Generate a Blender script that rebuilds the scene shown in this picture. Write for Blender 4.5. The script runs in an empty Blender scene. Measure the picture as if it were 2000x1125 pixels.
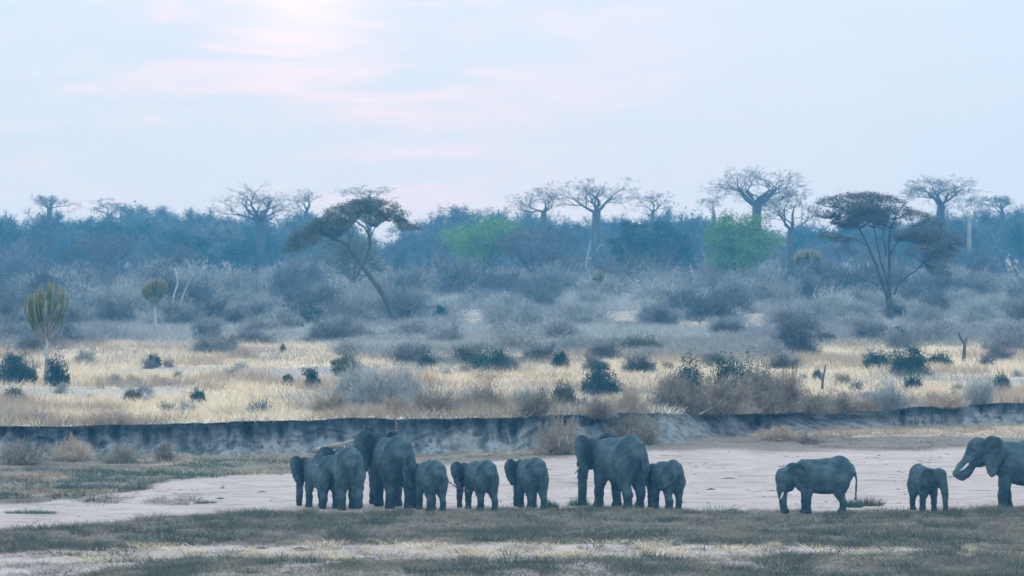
import bpy, math, random
import numpy as np
from mathutils import Vector, Matrix

S = bpy.context.scene
COL = S.collection
R = math.radians

# ------------------------------------------------------------------ camera
F, H, HY = 8700.0, 8.9, 480.0            # focal length in photo pixels, eye height, horizon row
cam = bpy.data.cameras.new('camera')
cam.sensor_width = 36.0
cam.lens = F / 2000.0 * 36.0
cam.shift_y = -(562.5 - HY) / 2000.0
cam.clip_start, cam.clip_end = 1.0, 6000.0
cam.dof.use_dof = True
cam.dof.focus_distance = 151.0
cam.dof.aperture_fstop = 3.6
camo = bpy.data.objects.new('camera', cam)
camo.location = (0, 0, H)
camo.rotation_euler = (math.pi / 2, 0, 0)
COL.objects.link(camo)
S.camera = camo

# ------------------------------------------------------------------ sky, sun, exposure
SUN_AZ, SUN_EL = -2.7, 3.3               # behind the veil of cloud at the top of the picture
sun_dir = Vector((math.sin(R(SUN_AZ)) * math.cos(R(SUN_EL)), math.cos(R(SUN_AZ)) * math.cos(R(SUN_EL)), math.sin(R(SUN_EL))))
w = bpy.data.worlds.new('World')
S.world = w
w.use_nodes = True
nt = w.node_tree
for n in list(nt.nodes):
    nt.nodes.remove(n)


def N(tree, kind, **kw):
    n = tree.nodes.new(kind)
    for k, v in kw.items():
        if k.startswith('i_'):
            n.inputs[k[2:].replace('_', ' ')].default_value = v
        elif isinstance(k, str) and k.startswith('n') and k[1:].isdigit():
            n.inputs[int(k[1:])].default_value = v
        else:
            setattr(n, k, v)
    return n


def L(tree, a, b, ai=0, bi=0):
    tree.links.new(a.outputs[ai], b.inputs[bi])


def math_node(tree, op, a, b=None, clamp=False):
    n = tree.nodes.new('ShaderNodeMath')
    n.operation = op
    n.use_clamp = clamp
    for i, v in enumerate((a, b)):
        if v is None:
            continue
        if isinstance(v, (int, float)):
            n.inputs[i].default_value = v
        else:
            tree.links.new(v, n.inputs[i])
    return n.outputs[0]


def mix_col(tree, fac, a, b, mode='MIX'):
    n = tree.nodes.new('ShaderNodeMix')
    n.data_type = 'RGBA'
    n.blend_type = mode
    for i, v in ((0, fac), (6, a), (7, b)):
        if isinstance(v, (int, float)):
            n.inputs[i].default_value = v
        elif isinstance(v, tuple):
            n.inputs[i].default_value = v if len(v) == 4 else v + (1,)
        else:
            tree.links.new(v, n.inputs[i])
    return n.outputs[2]


def ramp(tree, src, stops):
    n = tree.nodes.new('ShaderNodeValToRGB')
    el = n.color_ramp.elements
    while len(el) < len(stops):
        el.new(0.5)
    for e, (p, c) in zip(el, stops):
        e.position = p
        e.color = (c if isinstance(c, tuple) else (c, c, c)) + (1,)
    tree.links.new(src, n.inputs[0])
    return n.outputs[0]


def build_sky():
    geo = N(nt, 'ShaderNodeNewGeometry')
    vec = nt.nodes.new('ShaderNodeVectorMath'); vec.operation = 'SCALE'
    L(nt, geo, vec, 1, 0); vec.inputs[3].default_value = -1.0
    nrm = nt.nodes.new('ShaderNodeTexCoord')
    d = nrm.outputs['Generated']
    sep = N(nt, 'ShaderNodeSeparateXYZ'); nt.links.new(d, sep.inputs[0])
    z = math_node(nt, 'MAXIMUM', sep.outputs[2], 0.0)
    # overcast deck: brighter towards the zenith, as thin high cloud is
    grad = nt.nodes.new('ShaderNodeVectorMath'); grad.operation = 'MULTIPLY_ADD'
    nt.links.new(z, grad.inputs[0]); grad.inputs[1].default_value = SKY_ZENITH; grad.inputs[2].default_value = (1, 1, 1)
    # thin cloud: long level streaks
    mp = N(nt, 'ShaderNodeMapping'); mp.inputs['Scale'].default_value = (9, 9, 42)
    nt.links.new(d, mp.inputs[0])
    no = N(nt, 'ShaderNodeTexNoise'); no.inputs['Scale'].default_value = 2.6
    no.inputs['Detail'].default_value = 6; no.inputs['Roughness'].default_value = 0.55; no.inputs['Distortion'].default_value = 0.6
    L(nt, mp, no)
    mp2 = N(nt, 'ShaderNodeMapping'); mp2.inputs['Scale'].default_value = (4, 4, 12); mp2.inputs['Location'].default_value = (3.1, 0.4, 1.7)
    nt.links.new(d, mp2.inputs[0])
    no2 = N(nt, 'ShaderNodeTexNoise'); no2.inputs['Scale'].default_value = 2.0; no2.inputs['Detail'].default_value = 3
    L(nt, mp2, no2)
    # angle from the veiled sun
    dot = nt.nodes.new('ShaderNodeVectorMath'); dot.operation = 'DOT_PRODUCT'
    nt.links.new(d, dot.inputs[0]); dot.inputs[1].default_value = sun_dir
    ang = math_node(nt, 'ARCCOSINE', math_node(nt, 'MINIMUM', dot.outputs['Value'], 1.0))
    deg = math_node(nt, 'MULTIPLY', ang, 180 / math.pi)
    wide = math_node(nt, 'POWER', 2.718, math_node(nt, 'MULTIPLY', math_node(nt, 'POWER', math_node(nt, 'DIVIDE', deg, 4.0), 2.0), -1.0))
    core = math_node(nt, 'POWER', 2.718, math_node(nt, 'MULTIPLY', math_node(nt, 'POWER', math_node(nt, 'DIVIDE', deg, 0.75), 2.0), -1.0))
    streak = ramp(nt, no.outputs[0], [(0.46, 0.0), (0.62, 1.0)])
    soft = ramp(nt, no2.outputs[0], [(0.35, 0.0), (0.7, 1.0)])
    base = mix_col(nt, soft, SKY_BLUE, SKY_LAV)
    pinkf = math_node(nt, 'MULTIPLY', math_node(nt, 'MULTIPLY', streak, wide), 0.62, True)
    base = mix_col(nt, pinkf, base, SKY_PINK)
    base = mix_col(nt, math_node(nt, 'MULTIPLY', wide, 0.14), base, SKY_PINK)
    corem = math_node(nt, 'MULTIPLY', core, ramp(nt, no.outputs[0], [(0.30, 0.35), (0.6, 1.0)]))
    base = mix_col(nt, corem, base, SKY_CORE)
    gcol = nt.nodes.new('ShaderNodeVectorMath'); gcol.operation = 'MULTIPLY'
    nt.links.new(base, gcol.inputs[0]); nt.links.new(grad.outputs[0], gcol.inputs[1])
    bg = N(nt, 'ShaderNodeBackground'); nt.links.new(gcol.outputs[0], bg.inputs[0]); bg.inputs[1].default_value = 1.0
    sky = N(nt, 'ShaderNodeTexSky'); sky.sky_type = 'NISHITA'; sky.sun_disc = False
    sky.sun_elevation = R(SUN_EL); sky.sun_rotation = R(SUN_AZ)
    bg2 = N(nt, 'ShaderNodeBackground'); L(nt, sky, bg2); bg2.inputs[1].default_value = 0.05
    mx = N(nt, 'ShaderNodeMixShader'); mx.inputs[0].default_value = 0.03
    L(nt, bg, mx, 0, 1); L(nt, bg2, mx, 0, 2)
    out = N(nt, 'ShaderNodeOutputWorld'); L(nt, mx, out)


SKY_ZENITH = (1.80, 2.0, 2.05)
SKY_BLUE = (0.535, 0.715, 0.870)
SKY_LAV = (0.605, 0.725, 0.885)
SKY_PINK = (0.91, 0.77, 0.86)
SKY_CORE = (1.0, 0.90, 0.93)
build_sky()
sl = bpy.data.lights.new('sun', 'SUN')
sl.energy, sl.angle, sl.color = 0.6, R(14), (1.0, 0.88, 0.86)
so = bpy.data.objects.new('sun', sl)
so.rotation_euler = (-sun_dir).to_track_quat('-Z', 'Y').to_euler()
so.location = (-40, 100, 60)
COL.objects.link(so)
vs = S.view_settings
vs.view_transform, vs.look, vs.exposure, vs.gamma = 'Standard', 'None', 0.06, 1.0
vs.use_curve_mapping = False
S.cycles.max_bounces = 6
S.cycles.diffuse_bounces = 3
S.cycles.volume_bounces = 0

# ------------------------------------------------------------------ helpers


def W(px, py, Y):
    """photo pixel at a chosen distance -> world point"""
    return np.array(((px - 1000.0) / F * Y, Y, H + (HY - py) / F * Y))


def tag(o, label=None, cat=None, group=None, kind=None):
    for k, v in (('label', label), ('category', cat), ('group', group), ('kind', kind)):
        if v:
            o[k] = v
    return o


def link(name, data, loc=(0, 0, 0), rz=0.0, sc=1.0, parent=None):
    o = bpy.data.objects.new(name, data)
    COL.objects.link(o)
    o.location = loc
    o.rotation_euler = (0, 0, rz)
    o.scale = sc if isinstance(sc, (tuple, list)) else (sc, sc, sc)
    if parent:
        o.parent = parent
    return o


def mesh_np(name, v, faces, mat, smooth=False):
    """faces: array (n,3) or (n,4), or a list of such arrays"""
    me = bpy.data.meshes.new(name)
    v = np.asarray(v, np.float32)
    fl = [f for f in (faces if isinstance(faces, list) else [faces]) if len(f)]
    fl = [np.asarray(f, np.int32) for f in fl]
    loops = np.concatenate([f.ravel() for f in fl])
    counts = np.concatenate([np.full(len(f), f.shape[1], np.int32) for f in fl])
    starts = np.concatenate([[0], np.cumsum(counts)[:-1]]).astype(np.int32)
    me.vertices.add(len(v)); me.vertices.foreach_set('co', v.ravel())
    me.loops.add(len(loops)); me.loops.foreach_set('vertex_index', loops)
    me.polygons.add(len(counts)); me.polygons.foreach_set('loop_start', starts)
    try:
        me.polygons.foreach_set('loop_total', counts)
    except Exception:
        pass
    if smooth:
        me.polygons.foreach_set('use_smooth', np.ones(len(counts), bool))
    me.update(calc_edges=True)
    me.validate()
    if mat:
        me.materials.append(mat)
    return me


class MB:
    """collects tubes, slivers and leaves for one mesh"""
    def __init__(s):
        s.v, s.f3, s.f4, s.n = [], [], [], 0

    def add(s, v, f3=None, f4=None):
        if f3 is not None and len(f3):
            s.f3.append(np.asarray(f3) + s.n)
        if f4 is not None and len(f4):
            s.f4.append(np.asarray(f4) + s.n)
        s.v.append(np.asarray(v, float)); s.n += len(v)

    def tube(s, pts, rad, sides=6, cap=True):
        pts = np.asarray(pts, float); rad = np.asarray(rad, float); k = len(pts)
        t = np.gradient(pts, axis=0); t /= np.linalg.norm(t, axis=1)[:, None] + 1e-9
        up = np.array((0, 0, 1.0)) if abs(t[0, 2]) < 0.9 else np.array((1.0, 0, 0))
        a = np.cross(t, up); a /= np.linalg.norm(a, axis=1)[:, None] + 1e-9
        b = np.cross(a, t)
        th = np.arange(sides) / sides * 2 * np.pi
        ring = pts[:, None] + rad[:, None, None] * (np.cos(th)[None, :, None] * a[:, None] + np.sin(th)[None, :, None] * b[:, None])
        i = np.arange(k - 1)[:, None] * sides; j = np.arange(sides)[None]; j2 = (j + 1) % sides
        f4 = np.stack([i + j, i + j2, i + sides + j2, i + sides + j], -1).reshape(-1, 4)
        v = ring.reshape(-1, 3)
        f3 = []
        if cap:
            v = np.vstack([v, pts[0] - t[0] * rad[0] * 0.3, pts[-1] + t[-1] * rad[-1] * 0.5])
            c0, c1 = k * sides, k * sides + 1
            for q in range(sides):
                f3.append((c0, (q + 1) % sides, q)); f3.append((c1, (k - 1) * sides + q, (k - 1) * sides + (q + 1) % sides))
        s.add(v, np.array(f3) if f3 else None, f4)

    def slivers(s, p0, p1, wid, rng):
        """one thin triangle for each twig or blade p0 -> p1"""
        p0, p1 = np.asarray(p0, float), np.asarray(p1, float); n = len(p0)
        d = p1 - p0
        r = rng.normal(size=(n, 3)); a = np.cross(d, r); a /= np.linalg.norm(a, axis=1)[:, None] + 1e-9
        wd = (np.broadcast_to(wid, (n,)) * 0.5)[:, None]
        v = np.stack([p0 - a * wd, p0 + a * wd, p1], 1).reshape(-1, 3)
        s.add(v, np.arange(n * 3).reshape(-1, 3))

    def leaves(s, p, size, rng, flat=0.0):
        """a small pointed quad at each point; flat: 0 any tilt .. 1 level"""
        p = np.asarray(p, float); n = len(p)
        a = rng.normal(size=(n, 3)); a[:, 2] *= 1 - flat; a /= np.linalg.norm(a, axis=1)[:, None] + 1e-9
        b = rng.normal(size=(n, 3)); b[:, 2] *= 1 - flat; b -= a * (a * b).sum(1)[:, None]; b /= np.linalg.norm(b, axis=1)[:, None] + 1e-9
        sz = (np.broadcast_to(size, (n,)) * rng.uniform(0.6, 1.3, n))[:, None]
        v = np.stack([p - a * sz * 0.5, p + b * sz * 0.28, p + a * sz * 0.5, p - b * sz * 0.28], 1).reshape(-1, 3)
        s.add(v, None, np.arange(n * 4).reshape(-1, 4))

    def mesh(s, name, mat, smooth=False):
        return mesh_np(name, np.vstack(s.v), [np.vstack(s.f3) if s.f3 else np.zeros((0, 3)), np.vstack(s.f4) if s.f4 else np.zeros((0, 4))], mat, smooth)


def hash2(ix, iy, seed):
    h = (ix * 374761393 + iy * 668265263 + seed * 974634777) & 0x7fffffff
    h = ((h ^ (h >> 13)) * 1274126177) & 0x7fffffff
    return ((h ^ (h >> 16)) & 0xffff) / 65535.0


def vnoise(x, y, seed=0):
    x = np.asarray(x, float); y = np.asarray(y, float) + 0 * x; x = x + 0 * y
    ix, iy = np.floor(x).astype(np.int64), np.floor(y).astype(np.int64)
    fx, fy = x - ix, y - iy
    fx, fy = fx * fx * (3 - 2 * fx), fy * fy * (3 - 2 * fy)
    a, b, c, d = hash2(ix, iy, seed), hash2(ix + 1, iy, seed), hash2(ix, iy + 1, seed), hash2(ix + 1, iy + 1, seed)
    return (a * (1 - fx) + b * fx) * (1 - fy) + (c * (1 - fx) + d * fx) * fy


def fbm(x, y, seed=0, oct=4):
    s, a, t = 0, 0.5, 0
    for o in range(oct):
        s = s + a * vnoise(np.asarray(x) * 2 ** o, np.asarray(y) * 2 ** o, seed + o * 17); t += a; a *= 0.5
    return s / t


# ------------------------------------------------------------------ materials
def mat_base(name, rough=0.9, spec=0.15):
    m = bpy.data.materials.new(name)
    m.use_nodes = True
    t = m.node_tree
    b = t.nodes['Principled BSDF']
    b.inputs['Roughness'].default_value = rough
    b.inputs['Specular IOR Level'].default_value = spec
    return m, t, b


def mat_var(name, c1, c2, scale=1.0, obj_var=0.15, rough=0.9, detail=4, coord='Object', bump=0.0, bump_scale=20.0, contrast=(0.35, 0.65), stretch=(1, 1, 1), spec=0.15, hue=0.0):
    """two-tone noise colour, with a little difference from one object to the next"""
    m, t, b = mat_base(name, rough, spec)
    tc = N(t, 'ShaderNodeTexCoord')
    mp = N(t, 'ShaderNodeMapping'); mp.inputs['Scale'].default_value = stretch
    t.links.new(tc.outputs[coord], mp.inputs[0])
    oi = N(t, 'ShaderNodeObjectInfo')
    no = N(t, 'ShaderNodeTexNoise'); no.inputs['Scale'].default_value = scale; no.inputs['Detail'].default_value = detail
    no.noise_dimensions = '4D'
    t.links.new(math_node(t, 'MULTIPLY', oi.outputs['Random'], 37.0), no.inputs['W'])
    L(t, mp, no)
    f = ramp(t, no.outputs[0], [(contrast[0], 0.0), (contrast[1], 1.0)])
    c = mix_col(t, f, c1, c2)
    hs = N(t, 'ShaderNodeHueSaturation')
    t.links.new(c, hs.inputs['Color'])
    v = math_node(t, 'MULTIPLY_ADD', oi.outputs['Random'], 2 * obj_var); t.nodes[-1].inputs[2].default_value = 1 - obj_var
    t.links.new(v, hs.inputs['Value'])
    if hue:
        hv = math_node(t, 'MULTIPLY_ADD', math_node(t, 'FRACT', math_node(t, 'MULTIPLY', oi.outputs['Random'], 7.3)), 2 * hue); t.nodes[-1].inputs[2].default_value = 0.5 - hue
        t.links.new(hv, hs.inputs['Hue'])
    t.links.new(hs.outputs[0], b.inputs['Base Color'])
    if bump:
        n2 = N(t, 'ShaderNodeTexNoise'); n2.inputs['Scale'].default_value = bump_scale; n2.inputs['Detail'].default_value = 6
        L(t, mp, n2)
        bp = N(t, 'ShaderNodeBump'); bp.inputs['Strength'].default_value = bump; bp.inputs['Distance'].default_value = 0.05
        t.links.new(n2.outputs[0], bp.inputs['Height']); t.links.new(bp.outputs[0], b.inputs['Normal'])
    return m
# ------------------------------------------------------------------ the land
def sstep(a, b, x):
    t = np.clip((np.asarray(x, float) - a) / (b - a), 0, 1)
    return t * t * (3 - 2 * t)


def px_at(x, y):
    return 1000.0 + np.asarray(x) * F / np.asarray(y)


_bk = ([-900, -300, 0, 300, 560, 900, 1050, 1150, 1290, 1400, 1500, 1650, 1780, 2000, 2300, 3000],
       [182, 183, 184.5, 186, 188, 190, 191, 193, 196, 200, 204, 207, 208, 210, 212, 214])
_tp = ([-900, 0, 300, 560, 900, 1050, 1290, 1480, 1600, 1660, 1780, 2000, 3000],
       [1.40, 1.36, 1.42, 1.50, 1.52, 1.58, 1.50, 1.35, 1.25, 1.10, 1.30, 1.42, 1.5])


def bank_y(x):
    q = 1000.0 + np.asarray(x) * F / 193.0
    return np.interp(q, *_bk) + 1.1 * (fbm(np.asarray(x) * 0.22, 3.0, 5, 3) - 0.5)


def bank_top(x):
    q = 1000.0 + np.asarray(x) * F / 193.0
    return np.interp(q, *_tp) + 0.26 * (fbm(np.asarray(x) * 0.6, 9.0, 8, 4) - 0.5)


def bank_soft(x):
    """1 where the bank has slumped to a slope"""
    q = 1000.0 + np.asarray(x) * F / 200.0
    return np.clip(sstep(1230, 1310, q) * (1 - 0.45 * sstep(1330, 1400, q)) * (1 - sstep(1440, 1480, q)) * 0.85 + sstep(1470, 1560, q) * (1 - sstep(1740, 1790, q)) + 0.35 * sstep(1880, 1920, q) * (1 - sstep(1930, 1970, q)), 0, 1)


def bed_z(x, y):
    x = np.asarray(x, float); y = np.asarray(y, float)
    by = bank_y(x); q = px_at(x, 195.0)
    calm = sstep(1.5, 6.0, np.abs(y - 150.3))
    z = 0.20 * (fbm(x * 0.12, y * 0.12, 21, 4) - 0.5) * calm + 0.09 * (fbm(x * 0.8, y * 0.8, 22, 4) - 0.5) * (0.3 + 0.7 * calm)
    z = z + sstep(900, 1500, q) * 0.36 * sstep(-17, -1, y - by)
    # cut edges of old flood channels in the sand
    e = y - (163 + 3.0 * fbm(x * 0.08, 1.0, 33, 3) + 0.08 * x)
    z = z + 0.16 * sstep(-0.35, 0.35, e) - 0.10 * sstep(4.0, 14.0, e)
    return z


def plain_z(x, y):
    x = np.asarray(x, float); y = np.asarray(y, float)
    d = y - bank_y(x); t = bank_top(x)
    z = t + (1.72 - t) * sstep(1, 60, d) + 0.35 * (fbm(x * 0.035, y * 0.03, 41, 3) - 0.5) * sstep(2, 25, d)
    z = z + 0.10 * (fbm(x * 0.3, y * 0.3, 43, 3) - 0.5)
    return z + np.clip(y - 380, 0, 700) * 0.0035


def land_z(x, y):
    return float(bed_z(x, y)) if y < bank_y(x) - 1.0 else float(plain_z(x, y))


def rows_of(x, y, z):
    return HY + (H - z) * F / y


A_UP = ([-400, 0, 200, 330, 480, 560, 900, 1300, 1450, 1600, 1800, 2000, 2400], [1048, 1036, 1026, 1009, 1002, 998, 996, 993, 997, 1002, 998, 993, 992])
A_LO = ([-400, 0, 150, 300, 600, 1400, 1700, 2000, 2400], [1085, 1080, 1074, 1068, 1063, 1062, 1072, 1080, 1085])
B_UP = ([-400, 0, 190, 300, 500, 900, 1400, 2000, 2400], [1175, 1150, 1118, 1096, 1093, 1092, 1088, 1080, 1080])
S_UP = ([-400, 0, 150, 250, 330, 440, 560, 800, 1000, 1270, 1500, 1850, 2000, 2400], [990, 984, 974, 960, 945, 937, 930, 916, 906, 894, 887, 881, 877, 872])


def bed_cover(x, y):
    """(grey-green cover, straw cover, dry yellow cover, green cover) of the river bed"""
    x = np.asarray(x, float); y = np.asarray(y, float)
    q = px_at(x, y); r = HY + H * F / y
    j = 16 * (fbm(x * 0.35, y * 0.2, 51, 4) - 0.5)
    fine = fbm(x * 1.3, y * 0.5, 52, 3)
    a = sstep(-3, 4, r + j - np.interp(q, *A_UP)) * (1 - sstep(-4, 5, r + j - np.interp(q, *A_LO)))
    b = sstep(-5, 6, r + j - np.interp(q, *B_UP)) * (1 - 0.6 * sstep(0.50, 0.62, fbm(x * 0.25, y * 0.12, 57, 3)))
    strip = sstep(-5, 4, r + j - np.interp(q, *A_LO)) * (1 - sstep(-5, 6, r + j - np.interp(q, *B_UP)))
    c = 1 - sstep(-4, 4, r + 0.7 * j - np.interp(q, *S_UP))
    rub = (1 - sstep(300, 480, q)) * sstep(964, 972, r + j) * (1 - sstep(980, 990, r + j)) * sstep(0.45, 0.6, fine)
    dry_side = sstep(1150, 1420, q)
    edge = sstep(862, 868, r + 0.5 * j)                                # low dark growth along the sand
    grey = np.clip(a + b + strip * 0.30 * sstep(0.4, 0.6, fine) + rub * 0.6 + c * (1 - dry_side * (1 - edge)) * 0.9, 0, 1)
    straw = strip * sstep(0.54, 0.66, fbm(x * 1.1, y * 0.8, 55, 3)) * sstep(100, 330, q) * (1 - 0.6 * sstep(1350, 1600, q))
    dry = c * dry_side * (1 - edge) + c * (1 - dry_side) * sstep(0.58, 0.7, fbm(x * 0.22, y * 0.25, 56, 3)) * 0.7
    green = c * (1 - sstep(500, 900, q)) * sstep(0.60, 0.68, fbm(x * 0.33, y * 0.3, 58, 2)) * 0.8
    return grey, straw, dry, green


def grid_mesh(name, X, Y, Z, mat, attrs):
    n, m = X.shape
    i = np.arange(n - 1)[:, None] * m + np.arange(m - 1)[None]
    f = np.stack([i, i + 1, i + m + 1, i + m], -1).reshape(-1, 4)
    me = mesh_np(name, np.stack([X, Y, Z], -1).reshape(-1, 3), f, mat, True)
    for k, v in attrs.items():
        a = me.attributes.new(k, 'FLOAT', 'POINT'); a.data.foreach_set('value', np.asarray(v, np.float32).ravel())
    return me


def attr(t, name):
    n = t.nodes.new('ShaderNodeAttribute'); n.attribute_name = name
    return n.outputs['Fac']


def noise(t, scale, detail=4, rough=0.55, stretch=(1, 1, 1), coord='Object', dist=0.0):
    tc = N(t, 'ShaderNodeTexCoord'); mp = N(t, 'ShaderNodeMapping'); mp.inputs['Scale'].default_value = stretch
    t.links.new(tc.outputs[coord], mp.inputs[0])
    n = N(t, 'ShaderNodeTexNoise'); n.inputs['Scale'].default_value = scale; n.inputs['Detail'].default_value = detail
    n.inputs['Roughness'].default_value = rough; n.inputs['Distortion'].default_value = dist
    L(t, mp, n)
    return n.outputs[0]


def bump(t, b, h, strength, dist):
    bp = N(t, 'ShaderNodeBump'); bp.inputs['Strength'].default_value = strength; bp.inputs['Distance'].default_value = dist
    t.links.new(h, bp.inputs['Height']); t.links.new(bp.outputs[0], b.inputs['Normal'])


SAND_1, SAND_2, SAND_3 = (0.53, 0.385, 0.325), (0.63, 0.470, 0.408), (0.285, 0.205, 0.168)
SOIL_1, SOIL_2 = (0.12, 0.095, 0.062), (0.23, 0.175, 0.12)
DRY_1, DRY_2 = (0.70, 0.51, 0.325), (0.54, 0.385, 0.27)


def make_bed_mat():
    m, t, b = mat_base('river_sand', 0.95, 0.1)
    c = mix_col(t, ramp(t, noise(t, 0.35, 5), [(0.35, 0.0), (0.65, 1.0)]), SAND_1, SAND_2)
    c = mix_col(t, ramp(t, noise(t, 1.1, 6, 0.65, (0.5, 1, 1)), [(0.50, 0.0), (0.70, 0.85)]), c, SAND_3)      # damp and trodden patches
    c = mix_col(t, ramp(t, noise(t, 9, 3), [(0.60, 0.0), (0.70, 0.45)]), c, SAND_3)
    soil = mix_col(t, ramp(t, noise(t, 3, 5), [(0.35, 0.0), (0.65, 1.0)]), SOIL_1, SOIL_2)
    c = mix_col(t, math_node(t, 'MULTIPLY', attr(t, 'grey'), 0.85), c, soil)
    c = mix_col(t, attr(t, 'dry'), c, mix_col(t, ramp(t, noise(t, 1.6, 4), [(0.4, 0.0), (0.6, 1.0)]), DRY_1, DRY_2))
    t.links.new(c, b.inputs['Base Color'])
    bump(t, b, noise(t, 3.2, 8, 0.7), 1.0, 0.22)
    return m


def build_bed():
    xs = np.linspace(-62, 62, 620); tt = np.linspace(0, 1, 300)
    X = np.tile(xs, (300, 1)); by = bank_y(xs) + 0.4
    Y = 88 + (by[None] - 88) * tt[:, None]
    Z = bed_z(X, Y)
    g, s, d, gr = bed_cover(X, Y)
    o = link('riverbed', grid_mesh('riverbed', X, Y, Z, make_bed_mat(), {'grey': g, 'dry': d}))
    tag(o, 'pale dry sand of the river bed', None, None, 'structure')


def plain_cover(x, y):
    """0 bare .. 1 dry grass, on the plain beyond the bank"""
    g = sstep(0.28, 0.42, fbm(np.asarray(x) * 0.10, np.asarray(y) * 0.05, 61, 4))
    return np.maximum(g, 1 - sstep(3, 9, np.asarray(y) - bank_y(x)))


def make_plain_mat():
    m, t, b = mat_base('dry_plain', 0.95, 0.1)
    dry = mix_col(t, ramp(t, noise(t, 0.25, 5), [(0.35, 0.0), (0.65, 1.0)]), DRY_1, DRY_2)
    bare = mix_col(t, ramp(t, noise(t, 0.12, 4), [(0.4, 0.0), (0.6, 1.0)]), (0.37, 0.29, 0.245), (0.44, 0.335, 0.27))
    c = mix_col(t, attr(t, 'grass'), bare, dry)
    c = mix_col(t, attr(t, 'scrub'), c, mix_col(t, ramp(t, noise(t, 0.2, 4), [(0.4, 0.0), (0.6, 1.0)]), (0.17, 0.155, 0.14), (0.37, 0.28, 0.23)))
    t.links.new(c, b.inputs['Base Color'])
    bump(t, b, noise(t, 2.5, 6, 0.65), 0.6, 0.15)
    return m


def build_plain():
    n, m = 420, 420
    u = np.linspace(-1, 1, m); t = np.linspace(0, 1, n)
    hw = 66 + 345 * t ** 1.6
    X = u[None] * hw[:, None]
    d = 0.9 + 1110 * t ** 2.4
    Y = bank_y(X) + d[:, None]
    Z = plain_z(X, Y)
    scrub = sstep(300, 345, Y + 30 * (fbm(X * 0.04, Y * 0.02, 66, 3) - 0.5)) * 0.8
    o = link('plain', grid_mesh('plain', X, Y, Z, make_plain_mat(), {'grass': plain_cover(X, Y), 'scrub': scrub}))
    tag(o, 'dry grass plain above the river bank', None, None, 'structure')


def make_bank_mat():
    m, t, b = mat_base('bank_earth', 0.95, 0.1)
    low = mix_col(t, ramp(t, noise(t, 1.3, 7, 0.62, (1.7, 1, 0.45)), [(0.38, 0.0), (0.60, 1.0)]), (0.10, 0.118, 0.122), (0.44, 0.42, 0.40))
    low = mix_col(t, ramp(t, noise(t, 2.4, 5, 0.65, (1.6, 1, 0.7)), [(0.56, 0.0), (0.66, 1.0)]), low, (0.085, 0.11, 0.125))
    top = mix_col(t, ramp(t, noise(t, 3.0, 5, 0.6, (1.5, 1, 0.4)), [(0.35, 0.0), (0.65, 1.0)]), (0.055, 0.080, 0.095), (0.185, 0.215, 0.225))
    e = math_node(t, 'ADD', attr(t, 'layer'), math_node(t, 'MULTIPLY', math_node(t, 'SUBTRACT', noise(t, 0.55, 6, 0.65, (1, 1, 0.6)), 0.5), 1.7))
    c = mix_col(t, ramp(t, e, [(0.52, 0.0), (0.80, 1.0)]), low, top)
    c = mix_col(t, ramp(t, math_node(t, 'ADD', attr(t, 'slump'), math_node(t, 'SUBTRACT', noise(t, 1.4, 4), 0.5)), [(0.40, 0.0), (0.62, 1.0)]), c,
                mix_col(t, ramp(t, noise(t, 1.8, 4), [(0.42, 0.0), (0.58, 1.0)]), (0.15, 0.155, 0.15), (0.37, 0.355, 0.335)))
    t.links.new(c, b.inputs['Base Color'])
    bump(t, b, noise(t, 4, 8, 0.75, (1.5, 1, 0.6)), 1.0, 0.35)
    return m


RG0 = np.random.default_rng


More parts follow.
